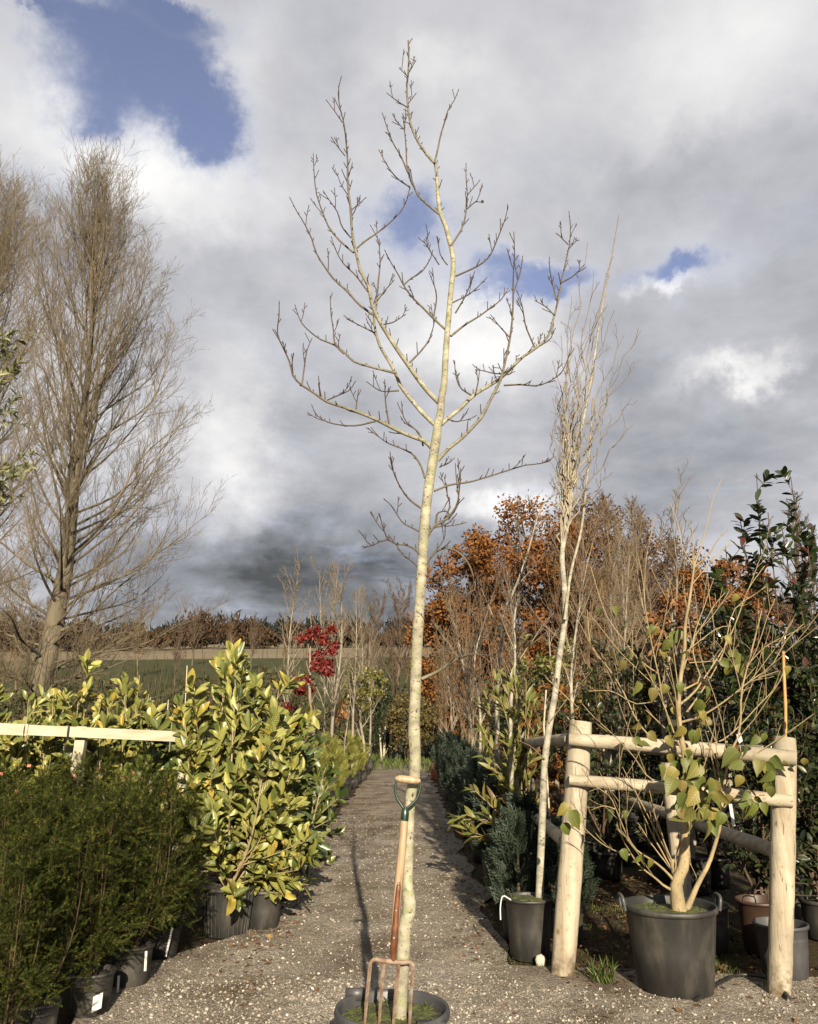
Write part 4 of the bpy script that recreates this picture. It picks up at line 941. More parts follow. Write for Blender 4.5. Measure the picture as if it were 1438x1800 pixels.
for px, Y, H, R_, n, lb, mt, sd in ((945, 40, 13.3, 4.6, 26000, 'big rust-brown oak still in leaf, tallest of the wood', 'rustleaf', 51), (1075, 47, 14.2, 4.6, 15000, 'dull brown-leaved tree right of the rust oak, behind bare twigs', 'dullleaf', 55), (830, 43, 12.4, 3.0, 13000, 'rust-brown oak crown lower, just right of the pale trunk', 'rustleaf', 52), (1300, 36, 9.6, 3.2, 12000, 'orange-tinged leafy tree behind the red-tipped evergreen', 'rustleaf', 53), (1200, 48, 12.4, 4.0, 11000, 'dull brown-leaved tree above the broad-leaved pot shrub', 'dullleaf', 56), (785, 44, 9.0, 2.6, 8000, 'low rust-leaved oak beside the pale trunk', 'rustleaf', 54)):
    p = P(px, 1277, Y); t = thing('oak_tree' if mt == 'rustleaf' else 'autumn_tree', lb, 'tree', (0, 0, 0)); leafy(t, H, R_, np.random.default_rng(sd), M[mt], M['brownbark'], n, .2, .58 if mt == 'rustleaf' else .62, rz_=.46); t.location = (p[0], p[1], gz(p[0], p[1]))
# end of the path
for px, Y, H, R_, n, lb, mt in ((716, 38, 3.6, 1.25, 4200, 'olive-brown bushy shrub closing the end of the path', 'ochre'), (764, 39, 3.2, 1.1, 3600, 'olive-brown bush behind the trunk at the path end', 'ochre'), (680, 41, 4.4, 1.3, 4000, 'dark bush behind the trestle at the path end', 'ever'), (812, 34, 3.6, 1.2, 4200, 'brown-leaved bush at the right of the path end', 'rustleaf')):
    p = P(px, 1277, Y); t = thing('bush', lb, 'bush', (0, 0, 0), 'bushes closing the path'); leafy(t, H, R_, np.random.default_rng(px), M[mt], M['darkstem'], n, .12, .52, nl=14, rz_=.47); t.location = (p[0], p[1], gz(p[0], p[1]))

# ------------------------------------------------------------------ potted yews beside the path
def yew(seed):
    r = np.random.default_rng(seed); t = thing('potted_yew', 'x', 'yew', (0, 0, 0), 'potted yews packed in rows')
    pot_parts(t, (0, 0, 0), .135, .108, .25, 'pot', 'soil', .008, 28, .03)
    n = 12; a = r.uniform(0, 6.28, n); rr = np.sqrt(r.random(n)) * .25; top = np.stack([np.cos(a) * rr, np.sin(a) * rr, 1.33 - .7 * rr + r.normal(size=n) * .05], -1)
    S = np.array([poly([[np.cos(a[i]) * .02, np.sin(a[i]) * .02, .21], top[i] * [.75, .75, .45] + r.normal(size=3) * .02, top[i]], 9) for i in range(n)]); R0 = np.tile(np.linspace(.006, .0015, 9), (n, 1))
    low = grow((S, R0), 3, .06, .34, .27, 1.1, -.02, .10, 6, r, .5, .0012, -.02, .2, True, .003)
    s1 = grow((S, R0), 15, .12, 1.0, .22, .95, .08, .10, 6, r, .5, .0012, .0, .35, True, .003)
    mb = MB(); mb.tubes(S, R0, 5); mb.tubes(*s1, n=3); mb.tubes(*low, n=3); part('stems', mb, M['darkstem'], t, world=False)['kind'] = 'stuff'
    mb = MB()
    for S_, m, L_ in ((s1, 7, .105), (low, 11, .095), ((S, R0), 14, .10)):
        p, d, u = foliage(S_, m, .10, 1.0, .75, r, .05, .8, .7); k = len(p); mb.scatter(SPRAY, p, d, u, r.uniform(.7, 1.25, k) * L_)
    q = part('needles', mb, M['yew'], t, world=False); q['kind'] = 'stuff'
    return t


yews = [yew(60), yew(61), yew(62)]
ord_ = ['first', 'second', 'third', 'fourth', 'fifth', 'sixth', 'seventh']
ys_ = [(-1.93, 4.30), (-1.95, 4.72), (-1.84, 5.18), (-1.78, 5.68), (-1.76, 6.32),
       (-2.42, 5.25), (-2.38, 5.78), (-2.36, 6.35), (-2.40, 6.95), (-2.98, 6.0), (-2.95, 6.55), (-2.93, 7.1), (-3.5, 6.7), (-3.45, 7.2), (-3.95, 7.15)]
ylab = ['front yew of the path-side column, its pot cut by the bottom corner', 'yew whose grey-brown pot rim shows second along the path-side column', 'yew in the pot bearing a square white paper label', 'yew in a shaded pot with a thin white strip label, fourth along the path', 'yew in the pot with a slanting white strip, fifth along the path', 
        'second-column yew, nearest the left edge at mid height', 'second-column yew behind the white-labelled pot', 'second-column yew behind the two strip-labelled pots', 'second-column yew directly before the corner fence post', 'third-column yew at the left edge, nearest of its column', 'third-column yew in the middle of the block', 'third-column yew below the fence rail', 'fourth-column yew at the left edge under the rail', 'fourth-column yew close against the fence rail', 'yew in the far left corner under the rail end']
r = np.random.default_rng(9)
yo = []
for k, (x, y) in enumerate(ys_):
    s = r.uniform(.85, 1.02) * (1.0 if k > 2 else (.80, .86, .94)[k]); rz = r.uniform(0, 6.28)
    if k < 3: t = yews[k]; t.location = (x, y, 0); t.rotation_euler = (0, 0, rz); t.scale = (s,) * 3; t['label'] = ylab[k]
    else: t = dup(yews[k % 3], (x, y, 0), rz, s, ylab[k])
    yo.append(t)
# paper labels on three yew pots, pink plant tags caught in the yews
def quad(mb, c, ux, uy):
    c, ux, uy = map(np.asarray, (c, ux, uy)); nn = nrm(np.cross(ux, uy)) * .0012
    mb.add([c - ux - uy, c + ux - uy, c + ux + uy, c - ux + uy, c - ux - uy + nn, c + ux - uy + nn, c + ux + uy + nn, c - ux + uy + nn], [[3, 2, 1, 0], [4, 5, 6, 7], [0, 1, 5, 4], [1, 2, 6, 5], [2, 3, 7, 6], [3, 0, 4, 7]])
mb = MB(); quad(mb, P(171, 1762, 4.98), (.024, .006, .010), (.002, -.002, .040)); solo('plant_label', mb, M['white'], 'square white paper label on a black yew pot', 'label', smooth=False)
for (x0, y0, x1, y1, Y, lb) in ((303, 1632, 291, 1682, 6.17, 'slanting white strip label on the farthest yew pot'), (257, 1672, 255, 1707, 5.5, 'short white strip label on a shaded yew pot'), (209, 1715, 207, 1745, 5.5, 'thin white strip label between two yew pots')):
    mb = MB(); a, b = P(x0, y0, Y), P(x1, y1, Y); quad(mb, (a + b) / 2, (.006, .004, 0), (b - a) / 2); solo('plant_label', mb, M['white'], lb, 'label', smooth=False)
tags = [(77, 1443, 6.0), (93, 1476, 5.8), (144, 1460, 6.1), (192, 1461, 6.2), (105, 1403, 6.5), (130, 1363, 6.9), (173, 1351, 7.05), (235, 1357, 7.0), (283, 1395, 6.75), (2, 1360, 6.9), (51, 1346, 7.05), (30, 1390, 6.6), (215, 1368, 6.9)]
where = ['in the yews above the white-labelled pot', 'lowest of those in the yews', 'beside a dark gap in the yews', 'rightmost of the low ones in the yews', 'alone in the middle of the yews', 'high in the yews below the leaning fence post', 'highest in the yews, right of the leaning post', 'near the yew tops towards the corner post', 'on the yews by the big laurel', 'at the left edge of the yews', 'near the yew tops by the left edge', 'on the left yews below the rail', 'faint, right of centre in the yews']
for (x, y, Y), wv in zip(tags, where):
    mb = MB(); quad(mb, P(x, y, Y - .27), (.014, .003, .004 * r.normal()), (.002, -.003, .010)); solo('plant_tag', mb, M['pink'], 'small pink plant tag ' + wv, 'tag', group='pink plant tags', smooth=False)

# ------------------------------------------------------------------ laurels
def laurel(label, base, H, R_, seed, nmax, mat='laurel', pot=(.17, .14, .3), leaf=.135, ns=11, nsh=9, nlf=11, group=None, potless=False, low=True, potmat='pot', ribs=0):
    r = np.random.default_rng(seed); base = np.asarray(base, float); t = thing('potted_laurel', label, 'laurel', base, group)
    pot_parts(t, base, *pot, potmat, 'soil', .012, 36, .035, ribs)
    a = np.arange(ns) * 2.4 + r.normal(size=ns) * .3; q = np.sqrt((np.arange(ns) + .5) / ns) * R_ * .8; z = H * (1 - .46 * (q / R_) ** 2) * r.uniform(.88, 1.02, ns)
    S = np.array([poly([base + [0, 0, pot[2] - .05], base + [np.cos(a[i]) * q[i] * .55, np.sin(a[i]) * q[i] * .55, z[i] * .42], base + [np.cos(a[i]) * q[i], np.sin(a[i]) * q[i], z[i]]], 10) for i in range(ns)]); R0 = np.tile(np.linspace(.012, .004, 10), (ns, 1))
    s1 = grow((S, R0), nsh, .12, .95, .42 * R_ / .7, .75, .25, .08, 6, r, .6, .003, .06, .4, True)
    if low:
        s1b = grow((S, R0), 3, .02, .22, .55 * R_ / .7, 1.0, .1, .08, 6, r, .6, .003, .02, .1, True); s1 = (np.vstack([s1[0], s1b[0]]), np.vstack([s1[1], s1b[1]]))
    mb = MB(); mb.tubes(S, R0, 6); mb.tubes(*s1, n=4); part('stems', mb, M['stem'], t)['kind'] = 'stuff'
    P1, D1, U1 = foliage(s1, nlf, .2, 1.0, .85, r, .12, .6, .7); P2, D2, U2 = foliage((S, R0), 12, .35, 1.0, .7, r, .3, .6, .5)
    e = np.arange(len(s1[0])); tips = np.repeat(s1[0][:, -1], 3, 0); td = nrm(np.repeat(s1[0][:, -1] - s1[0][:, -2], 3, 0) * 3 / .1 * .02 + r.normal(size=(len(tips), 3)) * .55 + [0, 0, .7])
    P_ = np.vstack([P1, P2, tips]); D_ = np.vstack([D1, D2, td]); U_ = np.vstack([U1, U2, nrm(r.normal(size=(len(tips), 3)) + [0, -.3, .2])])
    # leaves tend to turn their faces towards the light
    U_ = nrm(U_ + SUN_DIR * .75)
    leaf_parts(t, 'leaf', LAUREL, M[mat], P_, D_, U_, (.5 + .7 * r.random(len(P_)) ** .8) * leaf, nmax)
    return t


laurel('big yellow-green laurel in a ribbed black pot beside the path', (-1.46, 7.02, 0), 2.2, .74, 71, 300, 'laurel', (.205, .165, .36), .15, 12, 10, 12, ribs=30)
laurel('laurel in the smaller pot tucked behind the big laurel', (-1.21, 7.22, 0), 1.45, .42, 72, 220, 'laurel', (.15, .13, .30), .135, 8, 8, 10)
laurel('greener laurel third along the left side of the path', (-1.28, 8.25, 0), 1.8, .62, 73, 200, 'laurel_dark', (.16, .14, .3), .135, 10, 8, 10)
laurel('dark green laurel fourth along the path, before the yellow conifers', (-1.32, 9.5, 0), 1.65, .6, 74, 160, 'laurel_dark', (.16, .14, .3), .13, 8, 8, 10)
GL = 'laurels behind the timber fence'
for k, (x, y, H, lb) in enumerate([(-4.25, 8.2, 1.95, 'yellow-green laurel behind the fence at the left edge'), (-3.75, 8.3, 1.9, 'yellow-green laurel behind the fence, before the poplar trunk'), (-3.3, 8.15, 2.1, 'laurel behind the fence with a tall spire right of the leaning post'), (-2.82, 8.3, 2.16, 'laurel behind the fence with twin spires at the right'), (-2.42, 8.2, 1.72, 'low dark laurel behind the fence rail by the corner post'), (-4.0, 8.95, 2.0, 'laurel in the second row behind the fence, left side')]):
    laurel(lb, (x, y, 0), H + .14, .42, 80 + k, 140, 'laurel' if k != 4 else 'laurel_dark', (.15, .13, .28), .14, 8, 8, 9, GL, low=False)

# ------------------------------------------------------------------ yellow conifers and potted trees along the left of the path
def conifer(seed, name, label, cat, H, R_, mat, pot, ns=260, size=.16, tpl=FAN, group=None, loose=.25):
    r = np.random.default_rng(seed); t = thing(name, label, cat, (0, 0, 0), group); pot_parts(t, (0, 0, 0), *pot, 'pot', 'soil', .01, 24, .03)
    mb = MB(); w = np.array([[0, 0, pot[2] - .05], [.01, 0, H * .5], [0, .01, H * .95]]); mb.tubes(poly(w, 6), np.linspace(.018, .003, 6), 6); part('trunk', mb, M['darkstem'], t, world=False)
    z = pot[2] + (H - pot[2]) * r.random(ns) ** .9; f = (z - pot[2]) / (H - pot[2]); rad_ = R_ * np.interp(f, [0, .12, .4, .75, 1], [.55, .9, 1, .6, .04]); a = r.uniform(0, 6.28, ns); q = rad_ * r.uniform(.25, 1, ns) ** .5
    p = np.stack([np.cos(a) * q, np.sin(a) * q, z - size * .6], -1); d = nrm(np.stack([np.cos(a) * .55, np.sin(a) * .55, np.full(ns, .9)], -1) + r.normal(size=(ns, 3)) * loose); u = nrm(np.stack([-np.sin(a), np.cos(a), 0 * a], -1) + r.normal(size=(ns, 3)) * .6)
    mb = MB(); mb.scatter(tpl, p, d, u, r.uniform(.7, 1.3, ns) * size); part('foliage', mb, M[mat], t, world=False)['kind'] = 'stuff'
    return t


GT = 'yellow-green conifers lining the path'
tlab = ['nearest feathery yellow-green conifer after the laurels', 'second yellow-green conifer along the left of the path', 'third yellow-green conifer along the left of the path', 'fourth yellow-green conifer along the left of the path', 'fifth yellow-green conifer along the left of the path', 'sixth yellow-green conifer along the left of the path', 'seventh yellow-green conifer along the left of the path', 'eighth yellow-green conifer along the left of the path', 'last yellow-green conifer at the far end of the path']
th0 = [conifer(90 + k, 'potted_conifer', 'x', 'conifer', 1.4, .29, 'thuja', (.19, .16, .42), 300, .17, group=GT) for k in range(2)]
for k, D in enumerate((10.3, 11.5, 12.8, 14.4, 16.2, 18.4, 21, 24.5, 29)):
    loc = (-1.62 + .05 * math.sin(k * 2.1), D, 0); s = r.uniform(.9, 1.1)
    if k < 2: t = th0[k]; t.location = loc; t['label'] = tlab[k]
    else: dup(th0[k % 2], loc, r.uniform(0, 6), s, tlab[k])
# red-leaved sapling
def sapling(name, label, cat, base, H, R_, seed, leafm, bark, n, size, zc, rz_, pot=(.2, .17, .34), tpl=SMALL, droop=.4, nl=12, clump=30):
    t = thing(name, label, cat, (0, 0, 0)); pot_parts(t, (0, 0, 0), *pot, 'pot', 'soil', .012, 24, .03); leafy(t, H, R_, np.random.default_rng(seed), M[leafm], M[bark], n, size, zc, tpl, nl, droop=droop, clump=clump, rz_=rz_); t.location = base; return t
sapling('red_leaved_tree', 'small scarlet-leaved potted tree behind the laurels', 'tree', (-1.75, 14.6, 0), 3.95, .52, 101, 'red', 'greybark', 1500, .075, .72, .27, clump=20)
sapling('red_leaved_tree', 'low dull-red sapling beside the scarlet tree', 'tree', (-2.55, 15.5, 0), 2.5, .5, 102, 'red', 'greybark', 220, .09, .65, .3)
sapling('evergreen_standard', 'yellow-green round-headed evergreen standard among the pale bare trees', 'tree', (-1.45, 25.5, 0), 4.0, .85, 103, 'magnolia', 'greybark', 1700, .11, .72, .22, clump=40)
sapling('peach_leaved_tree', 'sapling with pale orange leaves half way along the left row', 'tree', (-1.55, 19.3, 0), 2.35, .3, 104, 'peach', 'greybark', 90, .11, .75, .2, clump=8)
sapling('peach_leaved_tree', 'peach-leaved sapling behind the broad-leaved pot shrub', 'tree', (2.85, 8.7, 0), 3.3, .34, 105, 'peach', 'greybark', 190, .085, .82, .17, clump=14)
sapling('golden_evergreen', 'small-leaved golden evergreen behind the leaning pale stem', 'tree', (2.15, 12.6, 0), 3.35, .75, 106, 'magnolia', 'greybark', 2600, .075, .6, .38, clump=60, droop=0)
sapling('golden_evergreen', 'ochre-green leafy tree behind the twisted birch, above the log rails', 'tree', (3.0, 12.0, 0), 3.1, .7, 107, 'ochre', 'greybark', 2200, .08, .6, .38, clump=60, droop=0)

def slender(name, label, base, trace, r0, seed, bark, nl=16, limbL=.55, ang=.5, up=.25, lv=(6, 4), start=.35, pot=(.2, .17, .36), wig=.07, group=None, tip=.003, K=30):
    """a potted leafless sapling whose stem follows a given line"""
    r = np.random.default_rng(seed); base = np.asarray(base, float); t = thing(name, label, 'tree', base, group)
    if pot: pot_parts(t, base, *pot, 'pot', 'moss', .012, 28, .03)
    w = poly(trace, K); rr = r0 * np.linspace(1, .12, K); mb = MB(); mb.tubes(w, rr, 9); part('trunk', mb, M[bark], t)
    s0 = grow((w[None], rr[None]), nl, start, .98, limbL, ang, up, wig, 9, r, .55, tip, .05, .4, True); s1 = grow(s0, lv[0], .15, .98, .45, .6, .15, wig * 1.4, 6, r, .6, tip * .8, .05, .4); s2 = grow(s1, lv[1], .15, .98, .5, .6, .12, wig * 1.5, 4, r, .7, tip * .7, .04, .3)
    mb = MB(); mb.tubes(s0[0], s0[1], 5); mb.tubes(*s1, n=4); part('crown', mb, M[bark], t)
    mb = MB(); mb.tubes(*s2, n=3); part('twigs', mb, M[bark], t)['kind'] = 'stuff'
    return t, s0, s1


def upright(x, y, H, r, lean=.03):
    return [np.array([x, y, .3]), np.array([x + r.normal() * .05, y, H * .35]), np.array([x + r.normal() * H * lean, y + r.normal() * H * lean, H * .7]), np.array([x + r.normal() * H * lean, y + r.normal() * H * lean, H])]


GP = 'pale bare potted trees on the left'
rr_ = np.random.default_rng(12)
for k, (x, D, H, lb) in enumerate([(-1.62, 17.4, 4.7, 'pale bare multi-branched tree next after the scarlet tree'), (-1.85, 20.5, 5.6, 'taller pale bare tree rising behind the peach-leaved sapling'), (-1.55, 22.8, 5.3, 'pale bare tree before the evergreen standard'), (-1.75, 27.5, 5.8, 'pale bare tree behind the evergreen standard'), (-1.5, 31.5, 5.4, 'farthest pale bare tree on the left, near the trestle'), (-2.7, 18.5, 5.0, 'pale bare tree in the second row behind the scarlet tree'), (-2.5, 24, 6.2, 'slim tall bare tree in the second row, highest of the left group')]):
    slender('bare_sapling', lb, (x, D, 0), upright(x, D, H, rr_), .045, 120 + k, 'greybark', 20, 1.3, .55, .2, (6, 5), .3, group=GP, tip=.005)

# ------------------------------------------------------------------ right of the path
GR = 'slender bare saplings right of the path'
T1 = [(876, 1430), (874, 1300), (875, 1193), (882, 1126), (886, 1079), (908.6, 1026), (925, 981), (935, 945), (945, 909), (959, 881), (989, 864)]
D1 = 9.2; slender('bare_sapling', 'leaning pale bare stem curving right before the rust oak', (P(876, 1430, D1)[0], D1, 0), [np.array([P(876, 1430, D1)[0], D1, .3])] + [P(x, y, D1 + .02 * i) for i, (x, y) in enumerate(T1)], .036, 140, 'birch', 9, .8, .7, .1, (5, 3), .5, group=GR)
for k, (tr_, D, lb) in enumerate([([(843, 1400), (842, 1231), (834, 1180), (836, 1148), (852, 1092), (868, 1040)], 11.8, 'short pale forked sapling right of the trunk, before the brown thicket'), ([(900, 1400), (900, 1212), (906, 1155), (904, 1090), (915, 1020), (912, 960)], 8.0, 'thin pale sapling behind the lime-green shrub'), ([(1018, 1400), (1005, 1180), (1020, 1060), (1035, 980), (1050, 930)], 9.6, 'pale sapling leaning right behind the twisted birch'), ([(1085, 1400), (1095, 1200), (1105, 1000), (1110, 940)], 10.4, 'straight grey sapling behind the fence post'), ([(1080, 1400), (1075, 1150), (1078, 1000), (1095, 930)], 12.5, 'brown twiggy sapling between the birch and the fence'), ([(1150, 1400), (1145, 1150), (1120, 1000), (1118, 930)], 11.5, 'grey sapling with upright twigs above the log rails'), ([(1165, 1400), (1172, 1200), (1190, 1020), (1180, 890)], 9.4, 'thin sapling with a whip-like leader above the dove-leaved shrub')]):
    x0 = P(*tr_[0], D)[0]; slender('bare_sapling', lb, (x0, D, 0), [np.array([x0, D, .3])] + [P(x, y, D) for x, y in tr_], .03, 150 + k, 'birch' if k < 3 else 'greybark', 13, .95, .5, .25, (6, 5), .4, group=GR)
rr_ = np.random.default_rng(14); GK = 'brown twiggy saplings in the right-hand rows'
for k, (x, D, H, lb) in enumerate([(1.0, 13.4, 3.6, 'brown twiggy sapling, first of the far row at the right of the path'), (1.05, 15.2, 3.9, 'brown twiggy sapling, second of the far right row'), (1.0, 17.5, 4.1, 'brown twiggy sapling, third of the far right row'), (1.05, 20.3, 3.6, 'brown twiggy sapling, fourth of the far right row'), (1.0, 24, 3.8, 'brown twiggy sapling, fifth of the far right row'), (1.1, 29, 4.0, 'brown twiggy sapling, last of the far right row'), (2.0, 15.5, 3.9, 'tall brown twiggy tree in the second row below the oak'), (1.95, 19, 4.3, 'tall brown twiggy tree deep in the second row'), (3.1, 16.5, 4.4, 'brown twiggy tree in the third row right of the twisted birch'), (3.9, 14.5, 4.7, 'brown twiggy tree above the fence, between post and shrub'), (4.6, 17, 5.4, 'brown twiggy tree behind the peach-leaved sapling'), (2.9, 22, 4.8, 'reddish twiggy tree far behind the birch')]):
    slender('twiggy_sapling', lb, (x, D, 0), upright(x, D, H, rr_), .04, 170 + k, 'brownbark' if k % 3 else 'greybark', 20, 1.2, .55, .25, (6, 4), .25, group=GK, tip=.004)

for k, (x, D, H, R_, m_, lb) in enumerate([(1.75, 13.8, 2.5, .5, 'ever', 'dark evergreen added for shadow contrast among the brown saplings right of the path'), (2.6, 17.5, 3.0, .8, 'ever', 'dark evergreen added for shadow contrast deep among the brown saplings below the oak'), (1.6, 18, 2.6, .6, 'ochre', 'olive-leaved sapling deep in the right-hand rows'), (3.3, 10.6, 3.0, .6, 'ochre', 'olive-leaved sapling above the log rails'), (1.7, 10.4, 2.3, .45, 'rustleaf', 'sapling with dead brown leaves behind the lime-green shrub'), (4.4, 11.5, 3.3, .8, 'ever', 'dark evergreen behind the peach-leaved sapling')]):  # dark evergreens among the brown saplings are added to stand in for shadow
    sapling('leafy_sapling', lb, 'tree', (x, D, 0), H, R_, 260 + k, m_, 'greybark', 1500, .085, .6, .4, clump=45, droop=0)
# twisted birch in the pot beside the log post
BD = 6.35; tb = [(946, 1600), (951, 1500), (954, 1420), (958, 1335), (966, 1275), (975, 1225), (984, 1150), (993, 1090), (992, 1030), (988, 975), (994, 935), (1001, 900), (1004, 860), (1012, 800), (1025, 740), (1037, 680), (1046, 620), (1055, 560), (1068, 490), (1079, 430), (1088, 378)]
bc = np.array([P(931, 1640, BD)[0], BD, 0]); bt = thing('twisted_birch', 'tall white-stemmed tree with upright twisted twigs, potted beside the log post', 'tree', bc)
pot_parts(bt, bc, .17, .14, .40, 'pot', 'moss', .009, 36, .02)
w = poly([np.array([P(946, 1600, BD)[0], BD, .33])] + [P(x, y, BD + .0012 * (1600 - y) * .12) for x, y in tb], 60); rr = np.interp(np.linspace(0, 1, 60), [0, .12, .45, .6, 1], [.031, .027, .022, .014, .003]); mb = MB(); mb.tubes(w, rr, 12); part('trunk', mb, M['birch'], bt)
r = np.random.default_rng(77)
tops = [(1033, 425), (1014, 575), (1000, 590), (1108, 580), (1072, 545), (1100, 640), (1015, 520), (990, 640), (1095, 700), (1060, 520), (1044, 480), (1005, 680), (1085, 590), (1098, 745), (1070, 830), (985, 760), (988, 700), (1078, 450), (1052, 600), (1028, 600), (1075, 680), (1020, 650), (995, 700), (1040, 560)]
for k, (x, y) in enumerate(tops):
    x = 1046 + (x - 1046) * (1.3 if y > 500 else 1.0)
    i = int(np.interp(y, [420, 760, 840], [30, 27, 26])) + r.integers(-2, 3); p0 = w[i]; e = P(x, y, BD + r.uniform(-.35, .45)); n = 14
    u = np.linspace(0, 1, n)[:, None]; line = p0 + (e - p0) * np.concatenate([u ** 1.5, u ** 1.5, u], 1); line[1:-1] += r.normal(size=(n - 2, 3)) * [.022, .022, .008]
    q = np.linspace(.0085, .0022, n); mb = MB(); mb.tubes(line, q, 6)
    s = grow((line[None], q[None]), 5, .2, .97, .32, .45, .45, .28, 8, r, .6, .0018, .12, .4, True); mb.tubes(*s, n=4); s2 = grow(s, 2, .2, .95, .10, .5, .4, .2, 4, r, .7, .0015, .1, .3, True); mb.tubes(*s2, n=3)
    part('branch', mb, M['willow'], bt)
st2 = poly([P(993, 1090, BD), P(1003, 1010, BD + .1), P(1022, 930, BD + .15), P(1030, 860, BD + .1), P(1037, 780, BD + .1), P(1042, 700, BD + .1)], 20); mb = MB(); mb.tubes(st2, np.linspace(.014, .006, 20), 8); part('branch', mb, M['birch'], bt)
for a in ([(958, 1335), (930, 1310), (905, 1300)], [(966, 1270), (1000, 1225), (1040, 1180)]):
    l = poly([P(x, y, BD - .03 * i) for i, (x, y) in enumerate(a)], 8); mb = MB(); mb.tubes(l, np.linspace(.005, .002, 8), 5); part('branch', mb, M['birch'], bt)
mb = MB(); l = poly([P(898, 1582, 6.2), P(884, 1575, 6.18), P(880, 1590, 6.18), P(880, 1617, 6.17)], 10); mb.tubes(l, np.full(10, .005), 6); solo('plant_tag', mb, M['white'], 'white loop tag hanging on the rim of the birch pot', 'tag')

# lime-green long-leaved shrub
ld = 8.2; lx = 1.12; lt = thing('lime_shrub', 'lime-green long-leaved shrub beside the right edge of the path', 'shrub', (lx, ld, 0)); pot_parts(lt, (lx, ld, 0), .19, .16, .34, 'pot', 'soil', .01, 28, .03)
r = np.random.default_rng(201); n = 12; S = []
for (x, y) in [(850, 1215), (870, 1195), (890, 1185), (905, 1180), (925, 1195), (940, 1215), (838, 1260), (850, 1330), (835, 1390), (800, 1440), (815, 1470), (880, 1300), (910, 1280), (935, 1290), (870, 1380), (895, 1400)]:
    e = P(x, y, ld + r.uniform(-.5, .3)); b = np.array([lx + r.normal() * .03, ld + r.normal() * .03, .3]); m = b + (e - b) * [.45, .45, .6] + r.normal(size=3) * .03
    if y > 1420: m[2] = max(m[2], e[2]) - .02
    S.append(poly([b, m, e], 10))
S = np.array(S); R0 = np.tile(np.linspace(.009, .003, 10), (len(S), 1)); s1 = grow((S, R0), 3, .35, .9, .35, .6, .2, .06, 6, r, .6, .002, .05, .4, True)
mb = MB(); mb.tubes(S, R0, 5); mb.tubes(*s1, n=4); part('stems', mb, M['stem'], lt)['kind'] = 'stuff'
P1, D1_, U1 = foliage((S, R0), 13, .5, 1, .6, r, .15, .5, .5); P2, D2, U2 = foliage(s1, 7, .3, 1, .6, r, .15, .5, .5)
P_, D_, U_ = np.vstack([P1, P2]), np.vstack([D1_, D2]), np.vstack([U1, U2]); leaf_parts(lt, 'leaf', LONGLEAF, M['magnolia'], P_, D_, nrm(U_ + SUN_DIR * .6), r.uniform(.7, 1.2, len(P_)) * .15, 180)

# blue-green cypresses in a row at the foot of the right side
GC = 'blue-green cypresses in the right-hand row'; cy = [conifer(210 + k, 'potted_cypress', 'x', 'conifer', 1.0, .2, 'cypress', (.15, .13, .3), 260, .17, group=GC, loose=.18) for k in range(2)]
clab = ['blue-green cypress just behind the birch pot', 'blue-green cypress beside the log post, behind the birch stem', 'second cypress from the birch pot at the path edge', 'third cypress from the birch pot, in shade at the path edge', 'fourth cypress from the birch pot at the path edge', 'fifth cypress from the birch pot at the path edge', 'sixth cypress from the birch pot at the path edge', 'seventh cypress from the birch pot at the path edge', 'dark cypress near the terracotta pot', 'dark cypress just beyond the terracotta pot', 'dark cypress second beyond the terracotta pot', 'farthest dark cypress of the right row']
for k, (x, D, s) in enumerate([(.86, 6.85, .92), (1.22, 6.75, .85), (1.0, 7.45, 1.0), (.92, 8.9, 1.05), (.98, 9.7, 1.15), (.94, 10.6, 1.2), (.98, 11.6, 1.25), (.95, 12.7, 1.25), (1.0, 14.2, 1.3), (.97, 16.2, 1.35), (1.0, 19, 1.4), (1.0, 23, 1.45)]):
    if k < 2: t = cy[k]; t.location = (x, D, 0); t.scale = (s,) * 3; t['label'] = clab[k]
    else: dup(cy[k % 2], (x, D, 0), k * 1.3, s, clab[k])

# evergreens behind the log fence
def evergreen(name, label, base, tops, seed, mat, nmax, leaf, pot=(.2, .17, .36), nsh=9, nlf=12, group=None, cat='shrub', tpl=LAUREL, sl=.4, low=.2, jit=.6, whorl=True):
    r = np.random.default_rng(seed); base = np.asarray(base, float); t = thing(name, label, cat, base, group); pot_parts(t, base, *pot, 'pot', 'soil', .012, 28, .03)
    S = np.array([poly([base + [r.normal() * .02, r.normal() * .02, .3], base + (np.asarray(q) - base) * [.55, .55, .5] + r.normal(size=3) * .04, np.asarray(q)], 12) for q in tops]); R0 = np.tile(np.linspace(.014, .004, 12), (len(S), 1))
    s1 = grow((S, R0), nsh, low, .96, sl, .8, .2, .08, 6, r, .6, .003, .04, .45, True); mb = MB(); mb.tubes(S, R0, 6); mb.tubes(*s1, n=4); part('stems', mb, M['darkstem'], t)['kind'] = 'stuff'
    P1, D1_, U1 = foliage(s1, nlf, .2, 1, .95, r, -.05, .9, jit); P2, D2, U2 = foliage((S, R0), 16, .3, 1, .95, r, 0, .9, jit)
    P_, D_, U_ = np.vstack([P1, P2]), np.vstack([D1_, D2]), np.vstack([U1, U2]); leaf_parts(t, 'leaf', tpl, M[mat], P_, D_, U_, r.uniform(.65, 1.15, len(P_)) * leaf, nmax)
    return t
pd = 7.6
evergreen('red_tipped_evergreen', 'tall dark glossy evergreen with red tips behind the right log post', (3.25, pd, 0), [P(1330, 832, pd), P(1300, 905, pd + .2), P(1275, 960, pd), P(1350, 900, pd - .2), P(1250, 1010, pd + .2), P(1290, 1060, pd - .3), P(1340, 1040, pd - .4), P(1310, 1160, pd - .5), P(1260, 1140, pd), P(1355, 1180, pd - .5)], 221, 'photinia', 300, .13, nsh=13, nlf=12)
